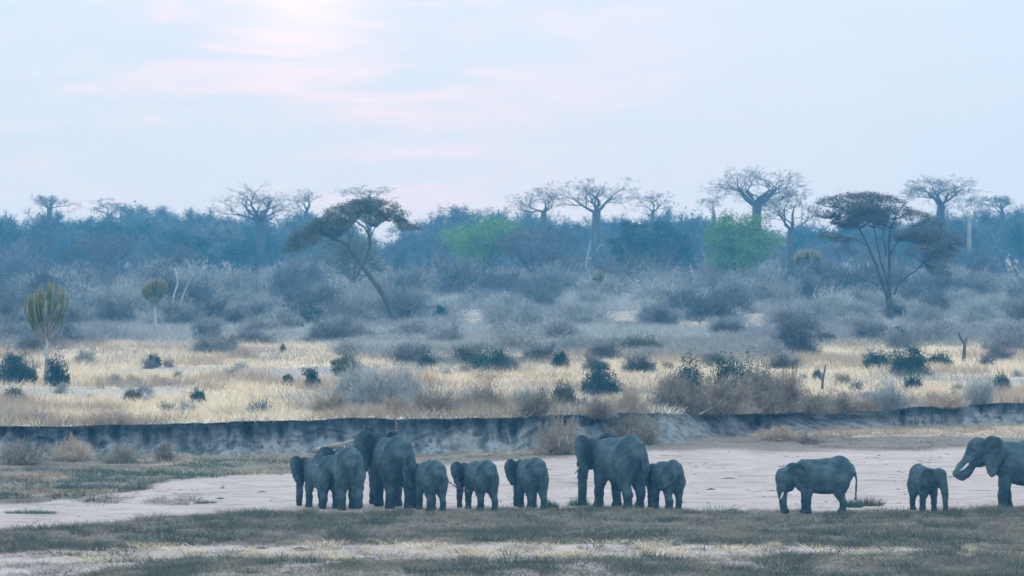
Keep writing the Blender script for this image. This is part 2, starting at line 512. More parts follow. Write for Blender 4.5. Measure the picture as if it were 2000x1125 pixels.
def build_bank():
    xs = np.arange(-62, 62, 0.075); n = len(xs); k = 40
    by, tz, sf = bank_y(xs), bank_top(xs), bank_soft(xs)
    bz = bed_z(xs, by - 2.2)
    flute = np.abs(fbm(xs * 1.1, 0.0, 71, 3) - 0.5) * 2
    rg = RG0(78); cleft = np.zeros(n)
    for c in rg.uniform(-60, 60, 130):
        cleft = np.maximum(cleft, rg.uniform(0.2, 0.75) * np.exp(-((xs - c) / rg.uniform(0.06, 0.22)) ** 2))
    talus = np.clip(0.05 + 1.0 * (fbm(xs * 0.42, 2.0, 72, 4) - 0.22), 0.08, 0.72)
    X = np.tile(xs, (k, 1)); Y = np.zeros((k, n)); Z = np.zeros((k, n)); A = np.zeros((k, n)); SL = np.zeros((k, n))
    for r in range(k):
        u = r / (k - 1.0)
        if u < 0.3:                      # fallen earth at the foot
            v = u / 0.3
            d = -1.9 + 1.45 * v - 0.25 * fbm(xs * 1.5, u * 9, 73, 3); h = -0.06 + talus * v ** 1.3
        elif u < 0.86:                   # the standing face
            v = (u - 0.3) / 0.56
            d = -0.45 + 0.38 * v - 0.55 * flute * (1 - 0.4 * v) + 0.55 * (fbm(xs * 1.3, v * 3, 74, 4) - 0.5) * (1 - 0.6 * v) - 0.16 * sstep(0.72, 0.92, v) * (0.4 + 0.9 * fbm(xs * 0.8, 4.0, 75, 2))
            d = d + cleft * np.sin(np.pi * min(1.0, v * 1.05)) ** 0.7
            h = talus + (1 - talus) * v
        else:                            # turf lip running back to the plain
            v = (u - 0.86) / 0.14
            d = -0.49 + 0.31 * 0 + 2.2 * v - 0.30 * flute * 0.6 * (1 - v) - 0.12 * (1 - v) * (0.4 + 0.6 * fbm(xs * 0.8, 4.0, 75, 2)); h = np.ones(n)
        ds = -3.4 + 4.6 * u; hsft = sstep(0.0, 0.92, u)
        dd = d * (1 - sf) + ds * sf; hh = h * (1 - sf) + hsft * sf
        jit = 0.24 * (fbm(xs * 2.2, u * 12, 76, 4) - 0.5)
        Y[r] = by + dd + jit
        base = bed_z(xs, by + dd)
        Z[r] = base - 0.05 + (tz + 0.03 - base + 0.05) * np.clip(hh, -0.05, 1) + (0.16 * (fbm(xs * 1.8, u * 7, 77, 4) - 0.5) * (1 - u) if u < 0.86 else 0)
        if u >= 0.86:
            Z[r] = tz * (1 - v) + plain_z(xs, Y[r]) * v + 0.03 - 0.06 * v
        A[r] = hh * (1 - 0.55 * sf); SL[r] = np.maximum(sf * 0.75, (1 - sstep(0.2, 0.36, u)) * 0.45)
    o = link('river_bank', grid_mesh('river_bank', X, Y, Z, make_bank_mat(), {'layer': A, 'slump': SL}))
    tag(o, 'eroded dark earth bank of the river', None, None, 'structure')


build_bed()
build_plain()
build_bank()
# ------------------------------------------------------------------ plants: materials
M_BARK = mat_var('bark_dark', (0.055, 0.060, 0.060), (0.105, 0.105, 0.100), 3, 0.12, bump=0.5, bump_scale=14, stretch=(1, 1, 0.3))
M_BARK_GREY = mat_var('bark_grey', (0.050, 0.054, 0.058), (0.095, 0.094, 0.094), 1.2, 0.12, bump=0.5, bump_scale=8, stretch=(1, 1, 0.35))
M_BARK_PALE = mat_var('bark_pale', (0.34, 0.35, 0.35), (0.52, 0.52, 0.51), 2.5, 0.08, bump=0.4, stretch=(1, 1, 0.3))
M_LOG = mat_var('log_wood', (0.20, 0.15, 0.12), (0.36, 0.30, 0.25), 3.5, 0.08, bump=0.7, bump_scale=12, stretch=(0.4, 1, 1))
M_TWIG = mat_var('twigs_grey', (0.205, 0.205, 0.20), (0.37, 0.36, 0.34), 0.9, 0.22, hue=0.012)
M_TWIG_DARK = mat_var('twigs_dark', (0.085, 0.095, 0.10), (0.19, 0.19, 0.19), 0.9, 0.25, hue=0.012)
M_TWIG_PALE = mat_var('twigs_pale', (0.26, 0.26, 0.25), (0.40, 0.385, 0.355), 0.9, 0.18, hue=0.012)
M_TWIG_BROWN = mat_var('twigs_brown', (0.19, 0.145, 0.105), (0.38, 0.295, 0.215), 1.0, 0.12, hue=0.010)
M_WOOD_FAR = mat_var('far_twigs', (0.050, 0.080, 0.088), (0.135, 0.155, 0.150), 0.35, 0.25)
M_LEAF_GREEN = mat_var('leaf_green', (0.095, 0.175, 0.042), (0.195, 0.30, 0.080), 0.5, 0.15, hue=0.02)
M_LEAF_TEAL = mat_var('leaf_teal', (0.022, 0.062, 0.060), (0.050, 0.105, 0.090), 0.6, 0.15, hue=0.012)
M_LEAF_DARK = mat_var('leaf_dark', (0.022, 0.060, 0.048), (0.055, 0.105, 0.075), 1.4, 0.2, hue=0.02)
M_LEAF_OLIVE = mat_var('leaf_olive', (0.085, 0.098, 0.068), (0.16, 0.165, 0.105), 0.6, 0.12, hue=0.012)
M_LEAF_BROWN = mat_var('leaf_brown', (0.095, 0.088, 0.088), (0.17, 0.155, 0.130), 0.6, 0.12, hue=0.012)
M_EUPH = mat_var('euphorbia_stem', (0.085, 0.125, 0.062), (0.19, 0.205, 0.085), 2.0, 0.08, 0.7)
M_EUPH_TIP = mat_var('euphorbia_tip', (0.19, 0.155, 0.085), (0.185, 0.195, 0.095), 2.0, 0.10, 0.7)
M_GRASS_GREY = mat_var('short_grass', (0.085, 0.080, 0.050), (0.27, 0.215, 0.140), 0.7, 0.0, detail=6, contrast=(0.32, 0.68))
M_GRASS_GREEN = mat_var('green_grass', (0.035, 0.085, 0.055), (0.085, 0.15, 0.085), 1.0, 0.12)
M_TUSSOCK = mat_var('dark_tussock', (0.055, 0.062, 0.038), (0.12, 0.12, 0.075), 1.2, 0.0)
M_STRAW = mat_var('straw', (0.62, 0.475, 0.29), (0.78, 0.62, 0.41), 1.2, 0.05)
M_DRY = mat_var('dry_grass', (0.71, 0.53, 0.365), (0.85, 0.685, 0.49), 0.35, 0.04)
M_DRY_TAN = mat_var('tan_grass', (0.36, 0.26, 0.18), (0.55, 0.41, 0.295), 0.5, 0.06)
M_STONE = mat_var('river_debris', (0.055, 0.050, 0.042), (0.15, 0.13, 0.11), 3, 0.1, bump=0.5)
RG = np.random.default_rng


# ------------------------------------------------------------------ plants: shapes
def dome(rng, n, h, wd, inner=0.25, low=0.02):
    """points and outward directions in a lumpy half-dome that reaches the ground"""
    d = rng.normal(size=(n, 3)); d[:, 2] = np.abs(d[:, 2]); d /= np.linalg.norm(d, axis=1)[:, None]
    ph = rng.uniform(0, 6.28, 6); az = np.arctan2(d[:, 1], d[:, 0])
    k = 0.86 + 0.10 * np.sin(az * 2 + ph[0]) + 0.09 * np.sin(az * 3 + ph[1]) * (1 - d[:, 2]) + 0.10 * np.sin(az * 5 + d[:, 2] * 7 + ph[2]) + 0.08 * np.sin(d[:, 2] * 11 + az * 4 + ph[3])
    r = rng.uniform(inner ** 2, 1, n) ** 0.5 * k
    low_in = 0.78 + 0.22 * np.clip(d[:, 2] / 0.35, 0, 1)
    p = np.c_[d[:, 0] * r * wd * 0.5 * low_in, d[:, 1] * r * wd * 0.5 * low_in, np.maximum(d[:, 2] * r * h, low)]
    return p, d


def twig_bush(seed, h=3.0, wd=3.4, stems=26, tw=2600, width=0.022):
    """stems from a wide foot carrying sprays of bare twigs, uneven and open between the sprays"""
    rng = RG(seed); b = MB()
    E, _ = dome(rng, stems, h, wd, 0.6)
    E *= rng.uniform(0.72, 1.14, (stems, 1))
    for e in E:
        t = np.linspace(0, 1, 5)[:, None]; foot = np.array((e[0] * 0.35, e[1] * 0.35, -0.1))
        p = foot * (1 - t) + e * t; p[:, :2] = foot[:2] * (1 - t ** 1.3) + e[:2] * t ** 1.3
        p += rng.normal(size=p.shape) * 0.07 * h / 3 * t
        b.tube(p, np.linspace(0.045, 0.012, 5) * (h / 3) ** 0.5, 3, False)
    n = tw * 2; m = int(n * 0.72)
    k = rng.integers(0, stems, m); f = rng.uniform(0.45, 1.04, m)[:, None]
    p = E[k] * f; p[:, :2] = E[k][:, :2] * (0.35 + 0.65 * f ** 1.3)
    p += rng.normal(size=(m, 3)) * (0.085 * wd, 0.085 * wd, 0.07 * h) * rng.uniform(0.5, 1.3, stems)[k][:, None]
    d = E[k] / (np.linalg.norm(E[k], axis=1)[:, None] + 1e-6)
    p2, d2 = dome(rng, n - m, h * 0.86, wd * 0.9)
    p, d = np.vstack([p, p2]), np.vstack([d, d2]); p[:, 2] = np.maximum(p[:, 2], 0.02)
    dd = d + rng.normal(size=d.shape) * 0.55 + np.array((0, 0, 0.4)); dd /= np.linalg.norm(dd, axis=1)[:, None]
    ln = rng.uniform(0.2, 0.7, n)[:, None] * (h / 3) ** 0.7
    p = p - dd * ln * 0.7; p[:, 2] = np.maximum(p[:, 2], -0.02)
    b.slivers(p, p + dd * ln, width * rng.uniform(0.6, 1.5, n), rng)
    return b


def leaf_bush(seed, h=1.6, wd=1.8, n=1500, leaf=0.13, stems=9, lumps=9):
    """stems and uneven leaf clumps over most of a dome; returns (wood, leaves)"""
    rng = RG(seed); wood, lv = MB(), MB()
    C, _ = dome(rng, lumps, h * 0.88, wd * 0.86, 0.35, h * 0.12)
    for i in range(stems):
        c = C[i % lumps]; t = np.linspace(0, 1, 4)[:, None]
        p = c * t; p[:, :2] = c[:2] * (0.25 + 0.75 * t); p[:, 2] -= 0.08; p = p + rng.normal(size=p.shape) * 0.03
        wood.tube(p, np.linspace(0.03, 0.010, 4) * max(h / 1.6, 0.5), 4, False)
    k = rng.integers(0, lumps, n); sd = rng.uniform(0.09, 0.20, lumps)[k][:, None] * wd
    d = rng.normal(size=(n, 3)); d /= np.linalg.norm(d, axis=1)[:, None]
    p = C[k] + d * sd * rng.uniform(0.2, 1.15, n)[:, None] * np.array((1, 1, min(1.0, h / wd)))
    q, _ = dome(rng, n // 3, h, wd, 0.3)
    p = np.vstack([p, q]); p = p[p[:, 2] > 0.02]
    lv.leaves(p, leaf, rng)
    t = q[: n // 4]; dd = rng.normal(size=t.shape) * 0.12 + (0, 0, 0.16)
    lv.slivers(t, t + dd, 0.03, rng)
    return wood, lv


def grow(wood, tips, p, d, ln, r, lvl, P, rng):
    n = 5
    pts = [p]; dd = d / np.linalg.norm(d)
    for i in range(n - 1):
        dd = dd + rng.normal(size=3) * P['wob'] + np.array((0, 0, P['up'][lvl]))
        if 'level' in P and lvl >= P['level']:
            dd[2] *= P.get('damp', 0.6)
        dd /= np.linalg.norm(dd)
        pts.append(pts[-1] + dd * ln / (n - 1))
    pts = np.array(pts); r1 = r * P['taper'][lvl]
    wood.tube(pts, np.linspace(r, r1, n), 7 if r > 0.25 else 5 if r > 0.07 else 3, lvl == 0)
    if lvl + 1 >= len(P['kids']) + 1:
        tips.append((pts[-1], dd)); tips.append((pts[2], dd)); return
    k = P['kids'][lvl]; az0 = rng.uniform(0, 6.28)
    for i in range(k):
        f = 1.0 if i < 2 else rng.uniform(P.get('from', 0.4), 0.95)
        g = f * (n - 1) * 0.999; lo = int(g); q = pts[lo] * (1 - (g - lo)) + pts[lo + 1] * (g - lo)
        ang = R(rng.uniform(*P['ang'][lvl])); az = az0 + i * 2.4 + rng.normal() * 0.3
        a = np.cross(dd, (0.3, 0.2, 1.0)); a /= np.linalg.norm(a) + 1e-9; c = np.cross(dd, a)
        nd = dd * math.cos(ang) + (a * math.cos(az) + c * math.sin(az)) * math.sin(ang)
        rr = (r * (1 - f) + r1 * f) * rng.uniform(0.55, 0.8)
        grow(wood, tips, q, nd, ln * rng.uniform(*P['len'][lvl]), rr, lvl + 1, P, rng)


def tip_twigs(b, tips, rng, k, ln, width, up=0.2):
    p = np.repeat(np.array([t[0] for t in tips]), k, 0); d = np.repeat(np.array([t[1] for t in tips]), k, 0)
    n = len(p)
    d = d + rng.normal(size=d.shape) * 0.75 + np.array((0, 0, up)); d /= np.linalg.norm(d, axis=1)[:, None]
    e = p + d * rng.uniform(0.35, 1.0, n)[:, None] * ln
    b.slivers(p, e, width, rng)
    d2 = d + rng.normal(size=d.shape) * 0.8; d2 /= np.linalg.norm(d2, axis=1)[:, None]
    q = p + (e - p) * 0.55
    b.slivers(q, q + d2 * ln * 0.5, width * 0.8, rng)


def tree_root(name, loc, label, cat, group=None, rz=0.0, sc=1.0):
    return tag(link(name, None, loc, rz, sc), label, cat, group)


def add_parts(root, wood, crown, m_wood, m_crown, crown_name='crown'):
    link('trunk', wood.mesh('trunk', m_wood, True), parent=root)
    if crown is not None and crown.n:
        link(crown_name, crown.mesh(crown_name, m_crown), parent=root)


def copy_tree(o, loc, rz, sc, label=None):
    c = o.copy(); COL.objects.link(c)
    c.location = loc; c.rotation_euler = (0, 0, rz); c.scale = sc if isinstance(sc, (tuple, list)) else (sc, sc, sc)
    if label:
        c['label'] = label
    for ch in o.children:
        d = ch.copy(); COL.objects.link(d); d.parent = c
    return c


def base_at(px, Y):
    x = (px - 1000) / F * Y
    return (x, Y, land_z(x, Y))


def by_row(px, py):
    """the point of the land that a photo pixel shows"""
    Y = np.arange(120, 1000, 0.5); x = (px - 1000) / F * Y
    z = np.where(Y < bank_y(x) - 1.0, bed_z(x, Y), plain_z(x, Y))
    k = np.argmax(rows_of(x, Y, z) <= py)
    return (float(x[k]), float(Y[k]), float(z[k]))


def top_h(py, loc):
    return H + (HY - py) / F * loc[1] - loc[2]


# ------------------------------------------------------------------ grass and ground litter
def blades(name, label, mat, pts, hgt, per, wid, spread, seed, lean=0.35):
    """tufts of blades rooted at pts (n,3); hgt (n,)"""
    rng = RG(seed); n = len(pts)
    p = np.repeat(pts, per, 0); h = np.repeat(hgt, per) * rng.uniform(0.45, 1.1, n * per)
    o = rng.normal(size=(n * per, 2)) * spread
    p = p + np.c_[o, np.full(n * per, -0.02)]
    e = p + np.c_[o * 0.9 + rng.normal(size=(n * per, 2)) * lean * h[:, None], h]
    b = MB(); b.slivers(p, e, wid * rng.uniform(0.7, 1.4, n * per), rng)
    o = link(name, b.mesh(name, mat))
    return tag(o, label, None, None, 'stuff')


def scatter(n, y0, y1, seed, wide=1.18):
    """even over the picture rather than over the ground, so that far tufts are not wasted"""
    rng = RG(seed)
    iv = rng.uniform(1 / y1, 1 / y0, n); y = 1 / iv
    x = rng.uniform(-1, 1, n) * (1000 / F) * y * wide
    return x, y, rng


ZONES = ((280, 'beyond the tall euphorbia'), (560, 'round the slender euphorbia'), (830, 'round the leaning thorn'), (1120, 'below the pale green tree'),
         (1360, 'below the forked baobab'), (1600, 'below the bright green tree'), (9999, 'round the wide thorn'))


def zone(q, woods=False):
    t = next(t for p, t in ZONES if q < p)
    return t.replace('below', 'near').replace('round', 'behind') if woods else t


def build_grass():
    x, y, rng = scatter(70000, 112, 215, 1)
    near = y < bank_y(x) - 1.4
    x, y = x[near], y[near]; rng = RG(2)
    g, s, d, gr = bed_cover(x, y)
    z = bed_z(x, y); P = np.c_[x, y, z]; u = rng.uniform(size=len(x))
    lump = fbm(x * 0.8, y * 0.4, 81, 3)
    k = u < g * (0.35 + 0.9 * lump)
    far = sstep(150, 175, y)
    blades('short_grass', 'short grey-green grass over the river bed', M_GRASS_GREY, P[k], (0.04 + 0.26 * lump[k] ** 1.7) * (1 - 0.3 * far[k]), 9, 0.013, 0.12, 3, 0.5)
    u2 = RG(31).uniform(size=len(x)); cl = fbm(x * 0.55, y * 0.5, 84, 2)
    k = (u2 < g * 0.10 * sstep(0.42, 0.6, cl)) & (y < 168)
    blades('dark_tussocks', 'darker tussocks standing out of the short grass', M_TUSSOCK, P[k], 0.14 + 0.26 * cl[k], 26, 0.016, 0.13, 32, 0.4)
    k = (u2 > 1 - g * 0.10 * sstep(0.42, 0.6, 1 - cl)) & (y < 168)
    blades('brown_tussocks', 'brown dead tussocks standing in the short grass', M_TWIG_BROWN, P[k], 0.12 + 0.2 * lump[k], 22, 0.015, 0.13, 33, 0.45)
    k = u < s * 0.22
    blades('straw', 'yellow straw lying in the short grass', M_STRAW, P[k], 0.10 + 0.18 * lump[k], 14, 0.024, 0.18, 4, 0.7)
    k = u < d * 0.9
    blades('tan_grass', 'dry tan grass below the river bank', M_DRY_TAN, P[k], 0.14 + 0.25 * lump[k], 9, 0.024, 0.14, 5)
    k = u < gr * 0.7
    blades('green_grass', 'dark green grass below the river bank', M_GRASS_GREEN, P[k], 0.10 + 0.22 * lump[k], 10, 0.022, 0.14, 6)
    # the plain
    x, y, rng = scatter(42000, 183, 360, 7)
    k = y > bank_y(x) - 0.2
    x, y = x[k], y[k]
    c = plain_cover(x, y); u = RG(8).uniform(size=len(x)); lump = fbm(x * 0.45, y * 0.2, 82, 3)
    k = u < c * (0.25 + 0.8 * lump)
    P = np.c_[x, y, plain_z(x, y)][k]; lump = lump[k]
    tan = fbm(P[:, 0] * 0.16, P[:, 1] * 0.08, 83, 3) + 0.25 * (1 - sstep(2, 12, P[:, 1] - bank_y(P[:, 0]))) > 0.555
    blades('dry_grass', 'cream dry grass over the plain', M_DRY, P[~tan], 0.22 + 0.45 * lump[~tan], 7, 0.035, 0.25, 9, 0.3)
    blades('tan_plain_grass', 'tan dry grass along the top of the bank', M_DRY_TAN, P[tan], 0.30 + 0.6 * lump[tan], 8, 0.030, 0.24, 10, 0.3)


def build_debris():
    """dung, clods and drift lying on the sand"""
    x, y, rng = scatter(5200, 115, 195, 11)
    g, s, d, gr = bed_cover(x, y)
    cl = fbm(x * 0.25, y * 0.35, 91, 3)
    k = (g < 0.5) & (rng.uniform(size=len(x)) < sstep(0.42, 0.70, cl) * 0.75) & (y < bank_y(x) - 2)
    x, y = x[k], y[k]; z = bed_z(x, y)
    b = MB()
    base = np.array([(1, 0, 0), (0.3, 0.95, 0), (-0.8, 0.6, 0), (-0.8, -0.6, 0), (0.3, -0.95, 0), (0.1, 0, 1)])
    f3 = np.array([(0, 1, 5), (1, 2, 5), (2, 3, 5), (3, 4, 5), (4, 0, 5)])
    for i in range(len(x)):
        r = rng.uniform(0.03, 0.09) * (2.2 if rng.uniform() < 0.10 else 1)
        v = base * rng.uniform(0.7, 1.3, (6, 1)) * np.array((r * rng.uniform(0.9, 2.2), r, r * rng.uniform(0.25, 0.5)))
        b.add(v + (x[i], y[i], z[i] - 0.008), f3)
    tag(link('debris', b.mesh('debris', M_STONE)), 'dark clods and dung scattered on the sand', None, None, 'stuff')


def build_scrub():
    """knee to chest high dead growth that fills the thicket between its bushes"""
    x, y, rng = scatter(46000, 268, 740, 12)
    z = plain_z(x, y); q = px_at(x, y); r = rows_of(x, y, z)
    front = 328 + 26 * (fbm(x * 0.06, 0.0, 13, 3) - 0.5) * 2 - 42 * sstep(620, 720, q) * (1 - sstep(1520, 1620, q)) - 25 * (1 - sstep(80, 180, q))
    k = sstep(-16, 10, y - front) > rng.uniform(size=len(x))
    for a, b_, c, d in CLEAR:
        k &= ~((q > a) & (q < c) & (r > b_) & (r < d + 12))
    P = np.c_[x, y, z][k]; y = y[k]; hgt = (0.50 + 1.1 * fbm(P[:, 0] * 0.12, P[:, 1] * 0.05, 14, 3)) * (0.75 + 0.5 * sstep(330, 560, y))
    u = fbm(P[:, 0] * 0.05, P[:, 1] * 0.02, 15, 3)
    for nm, lab, mt, m in (('dry_scrub', 'grey dead growth filling the thicket', M_TWIG, u < 0.55), ('pale_scrub', 'pale dead growth filling the thicket', M_TWIG_PALE, u >= 0.55)):
        blades(nm, lab, mt, P[m], hgt[m], 9, 0.05, 0.45, 16, 0.45)


CLEAR = [(895, 606, 957, 634), (1178, 610, 1256, 624), (1445, 612, 1506, 636), (1318, 628, 1392, 640)]      # bare ground showing through the thicket
def build_patches():
    """grey dead stalks standing in patches over the cream grass"""
    x, y, rng = scatter(16000, 186, 345, 17)
    k = (y > bank_y(x) + 0.4) & (fbm(x * 0.13, y * 0.07, 18, 3) + 0.12 * rng.normal(size=len(x)) > 0.60)
    P = np.c_[x, y, plain_z(x, y)][k]
    blades('dead_stalks', 'grey dead stalks in patches over the cream grass', M_TWIG, P, 0.35 + 0.7 * fbm(P[:, 0] * 0.5, P[:, 1] * 0.2, 19, 2), 6, 0.024, 0.30, 20, 0.35)


build_grass()
build_patches()
build_scrub()
build_debris()
# ------------------------------------------------------------------ far woodland
G_WOOD = 'trees of the far woodland'
BARE = dict(wob=0.16, up=[0.02, 0.05, 0.05, 0.03], taper=[0.6, 0.5, 0.45, 0.4], kids=[5, 4, 4], ang=[(25, 60), (20, 55), (20, 60)], len=[(0.6, 0.9), (0.55, 0.85), (0.5, 0.8)])


def far_proto(seed, leafy):
    rng = RG(seed); wood, cr, tips = MB(), MB(), []
    P = dict(BARE)
    grow(wood, tips, np.array((0, 0, -0.3)), np.array((rng.normal() * 0.1, rng.normal() * 0.1, 1.0)), 3.4, 0.30, 0, P, rng)
    tip_twigs(cr, tips, rng, 12, 1.5, 0.075)
    if leafy:
        p = np.array([t[0] for t in tips]); p = np.repeat(p, leafy, 0); p = p + rng.normal(size=p.shape) * (0.75, 0.75, 0.5)
        cr.leaves(p, 0.30, rng)
    zmax = max(v[:, 2].max() for v in cr.v)
    return wood, cr, zmax


def build_woodland():
    protos = []
    for i in range(7):
        wood, cr, zm = far_proto(300 + i, (6, 14, 8, 18, 5, 12, 9)[i])
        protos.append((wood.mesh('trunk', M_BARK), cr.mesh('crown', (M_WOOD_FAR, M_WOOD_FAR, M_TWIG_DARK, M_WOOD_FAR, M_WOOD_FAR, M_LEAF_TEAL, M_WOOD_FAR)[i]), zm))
    LINE = ([-200, 0, 60, 150, 190, 250, 340, 400, 470, 560, 640, 700, 760, 790, 830, 900, 960, 1040, 1110, 1200, 1290, 1350, 1400, 1500, 1600, 1700, 1780, 1880, 1940, 2000, 2200],
            [405, 404, 404, 408, 398, 392, 396, 395, 402, 408, 410, 416, 428, 430, 412, 402, 398, 402, 408, 402, 400, 408, 424, 430, 428, 420, 405, 412, 398, 394, 400])
    rng = RG(77); n = 0
    for row, (Y, dy, gap, lab) in enumerate(((980, 0, 62, 'bluish tree in the farthest line of the woodland'), (880, 12, 66, 'bluish tree in the second line of the far woodland'),
                                             (790, 30, 72, 'bluish tree in the third line of the far woodland'), (715, 52, 80, 'grey-blue tree in the nearest line of the far woodland'))):
        px = -170.0 + row * 23
        while px < 2170:
            q = px + rng.normal() * 12; Yq = Y + rng.normal() * 14
            loc = base_at(q, Yq)
            top = np.interp(q, *LINE) + dy + rng.normal() * (7 + 3 * row)
            wood, cr, zm = protos[rng.integers(0, 7)]
            h = top_h(top, loc); s = h / zm
            root = tree_root('woodland_tree', loc, lab + ', ' + zone(q, True), 'tree', G_WOOD, rng.uniform(0, 6.28), (s * rng.uniform(0.95, 1.25), s * rng.uniform(0.95, 1.25), s))
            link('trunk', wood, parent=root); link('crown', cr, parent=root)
            n += 1
            px += gap * rng.uniform(0.8, 1.2)


build_woodland()


# ------------------------------------------------------------------ baobabs and other tall bare trees
def baobab(seed, px, top, Y, label, wpx, crotch_py, trunk_r=1.0, limbs=6, kids=(4, 4, 3), mat=None, name='baobab', spread=(38, 74), twig=0.075, lean=0.0):
    """a bare tree: trunk to the crotch seen at row crotch_py, then limbs that spread to a crown wpx wide"""
    rng = RG(seed); wood, cr, tips = MB(), MB(), []
    loc = base_at(px - lean * 60, Y); h = top_h(top, loc); zc = top_h(crotch_py, loc); rad = wpx * 1.12 / F * Y * 0.5
    wood.tube(np.array([(0, 0, -0.4), (lean * zc * 0.4, 0, zc * 0.45), (lean * zc, 0, zc)]), np.array([1.3, 1.0, 0.92]) * trunk_r, 10)
    P = dict(wob=0.20, up=[0.0, 0.05, 0.04, 0.03, 0.03], taper=[0.7, 0.5, 0.5, 0.45, 0.4], kids=[0] + list(kids), ang=[spread, (22, 52), (22, 58), (25, 65)],
             len=[(1, 1), (0.5, 0.75), (0.5, 0.72), (0.45, 0.7)], **{'from': 0.35})
    c = np.array((lean * zc, 0, zc - 0.2 * trunk_r)); rise = h - zc
    for i in range(limbs):
        az = (i + rng.uniform(-0.3, 0.3)) / limbs * 6.28; el = R(90 - rng.uniform(*spread)) if i else R(80)
        d = np.array((np.cos(az) * np.cos(el), np.sin(az) * np.cos(el), np.sin(el)))
        ln = 0.62 * (rad * np.cos(el) + rise * np.sin(el))
        grow(wood, tips, c + d * trunk_r * 0.3, d, ln, trunk_r * rng.uniform(0.36, 0.52), 1, P, rng)
    tip_twigs(cr, tips, rng, 3, 1.2, twig, 0.3)
    V = np.vstack(cr.v); zm = V[:, 2].max(); xm = np.percentile(np.abs(V[:, 0] - lean * zc), 97)
    for q in (wood, cr):                        # fit the crown to its measured height and breadth
        for v in q.v:
            up = v[:, 2] > zc
            v[up, 2] = zc + (v[up, 2] - zc) * rise / (zm - zc)
            for ax, o in ((0, lean * zc), (1, 0.0)):
                e = np.clip((np.abs(v[:, ax] - o) - trunk_r * 0.5) / (xm - trunk_r * 0.5), 0, 1)
                v[:, ax] = o + (v[:, ax] - o) * (1 + (rad / xm - 1) * np.minimum(1, e * 3))
    root = tree_root(name, loc, label, 'tree')
    add_parts(root, wood, cr, mat or M_BARK_GREY, M_BARK_GREY if mat is None else M_WOOD_FAR)
    return root


baobab(11, 508, 349, 740, 'bare baobab with a thick dark trunk and level limbs, standing clear of the woodland', 170, 430, 0.95, 7)
baobab(12, 97, 377, 880, 'small umbrella-shaped bare tree alone above the left end of the treeline', 74, 406, 0.6, 6, (4, 3, 3), spread=(40, 80))
baobab(13, 598, 366, 850, 'slim bare tree with upswept branches just behind the thick baobab', 70, 415, 0.55, 4, (3, 4, 2), spread=(20, 55))
baobab(14, 722, 358, 860, 'flat-topped pale bare tree rising behind the leaning umbrella thorn', 105, 388, 0.45, 6, (4, 3, 2), spread=(25, 75), mat=M_WOOD_FAR)
baobab(15, 1165, 343, 740, 'bare baobab forking into two great limbs above the dark green trees', 165, 414, 0.8, 4, (5, 4, 3), spread=(35, 60))
baobab(16, 1062, 360, 740, 'twisted bare tree with open crown beside the forked baobab', 130, 412, 0.55, 6, (4, 4, 3), spread=(30, 72))
baobab(17, 1275, 366, 840, 'thin bare tree showing behind the dark green trees', 90, 415, 0.4, 5, (4, 3, 2), spread=(10, 60))
baobab(18, 1478, 318, 750, 'tallest bare tree, its wide fan of branches above the bright green tree', 165, 402, 0.85, 7, (4, 4, 3), spread=(18, 62))
baobab(19, 1545, 352, 630, 'dark bare tree with a straight trunk beside the bright green tree', 125, 448, 0.5, 6, (4, 4, 3), spread=(15, 60))
baobab(20, 1830, 335, 745, 'bare tree with a leaning trunk rising behind the wide umbrella thorn', 130, 402, 0.75, 6, (4, 4, 3), lean=0.10, spread=(20, 65))
baobab(21, 1893, 372, 745, 'bare tree with a pale trunk at the end of the wide umbrella thorn', 120, 432, 0.34, 5, (4, 4, 3), mat=M_TWIG, spread=(30, 68))
baobab(22, 905, 392, 880, 'low bare crown on the skyline over the green tree clump', 110, 425, 0.6, 6, (4, 4, 2))
baobab(23, 1395, 372, 800, 'sparse bare branches on the skyline above the edge of the bright green tree', 60, 420, 0.35, 4, (3, 3, 2), spread=(20, 65))
baobab(24, 1958, 378, 880, 'wispy bare tree on the skyline at the right end of the woodland', 90, 415, 0.5, 5, (4, 4, 3))
baobab(25, 215, 384, 880, 'wispy bare tree on the skyline between the small umbrella-shaped tree and the baobab', 110, 420, 0.5, 5, (4, 4, 3))


# ------------------------------------------------------------------ leafy trees
def leafy_tree(seed, px, top, Y, width, label, mat, n=7000, leaf=0.30, lumps=26, skirt=0.22, name='leafy_tree', trunk_r=0.22, bark=None, dens=1.0):
    rng = RG(seed); wood, cr = MB(), MB()
    loc = base_at(px, Y); h = top_h(top, loc); wd = width / F * Y
    C = []
    for i in range(lumps):
        d = rng.normal(size=3); d /= np.linalg.norm(d); rr = rng.uniform(0.35, 0.92)
        c = np.array((d[0] * wd * 0.42 * rr, d[1] * wd * 0.42 * rr, h * (0.5 + skirt / 2) + d[2] * h * (0.5 - skirt / 2) * 0.80 * rr))
        C.append(c)
    C = np.array(C)
    k = rng.integers(0, lumps, n); sd = rng.uniform(0.10, 0.19, lumps)[k][:, None] * wd
    d = rng.normal(size=(n, 3)); d /= np.linalg.norm(d, axis=1)[:, None]
    p = C[k] + d * sd * rng.uniform(0.15, 1.08, n)[:, None] * np.array((1, 1, 0.75))
    cr.leaves(p[(p[:, 2] > 0.3) & (p[:, 2] < h)], leaf, rng)
    fork = np.array((0, 0, h * 0.25))
    wood.tube(np.array([(0, 0, -0.3), (0.05, 0, h * 0.12), fork]), np.array([1.2, 1.0, 0.9]) * trunk_r, 7)
    for c in C[:14]:
        m = (fork + c) * 0.5 + rng.normal(size=3) * 0.25
        wood.tube(np.array([fork - (0, 0, 0.1), m, c]), np.array([0.55, 0.3, 0.1]) * trunk_r, 4, False)
    root = tree_root(name, loc, label, 'tree')
    add_parts(root, wood, cr, bark or M_BARK, mat)


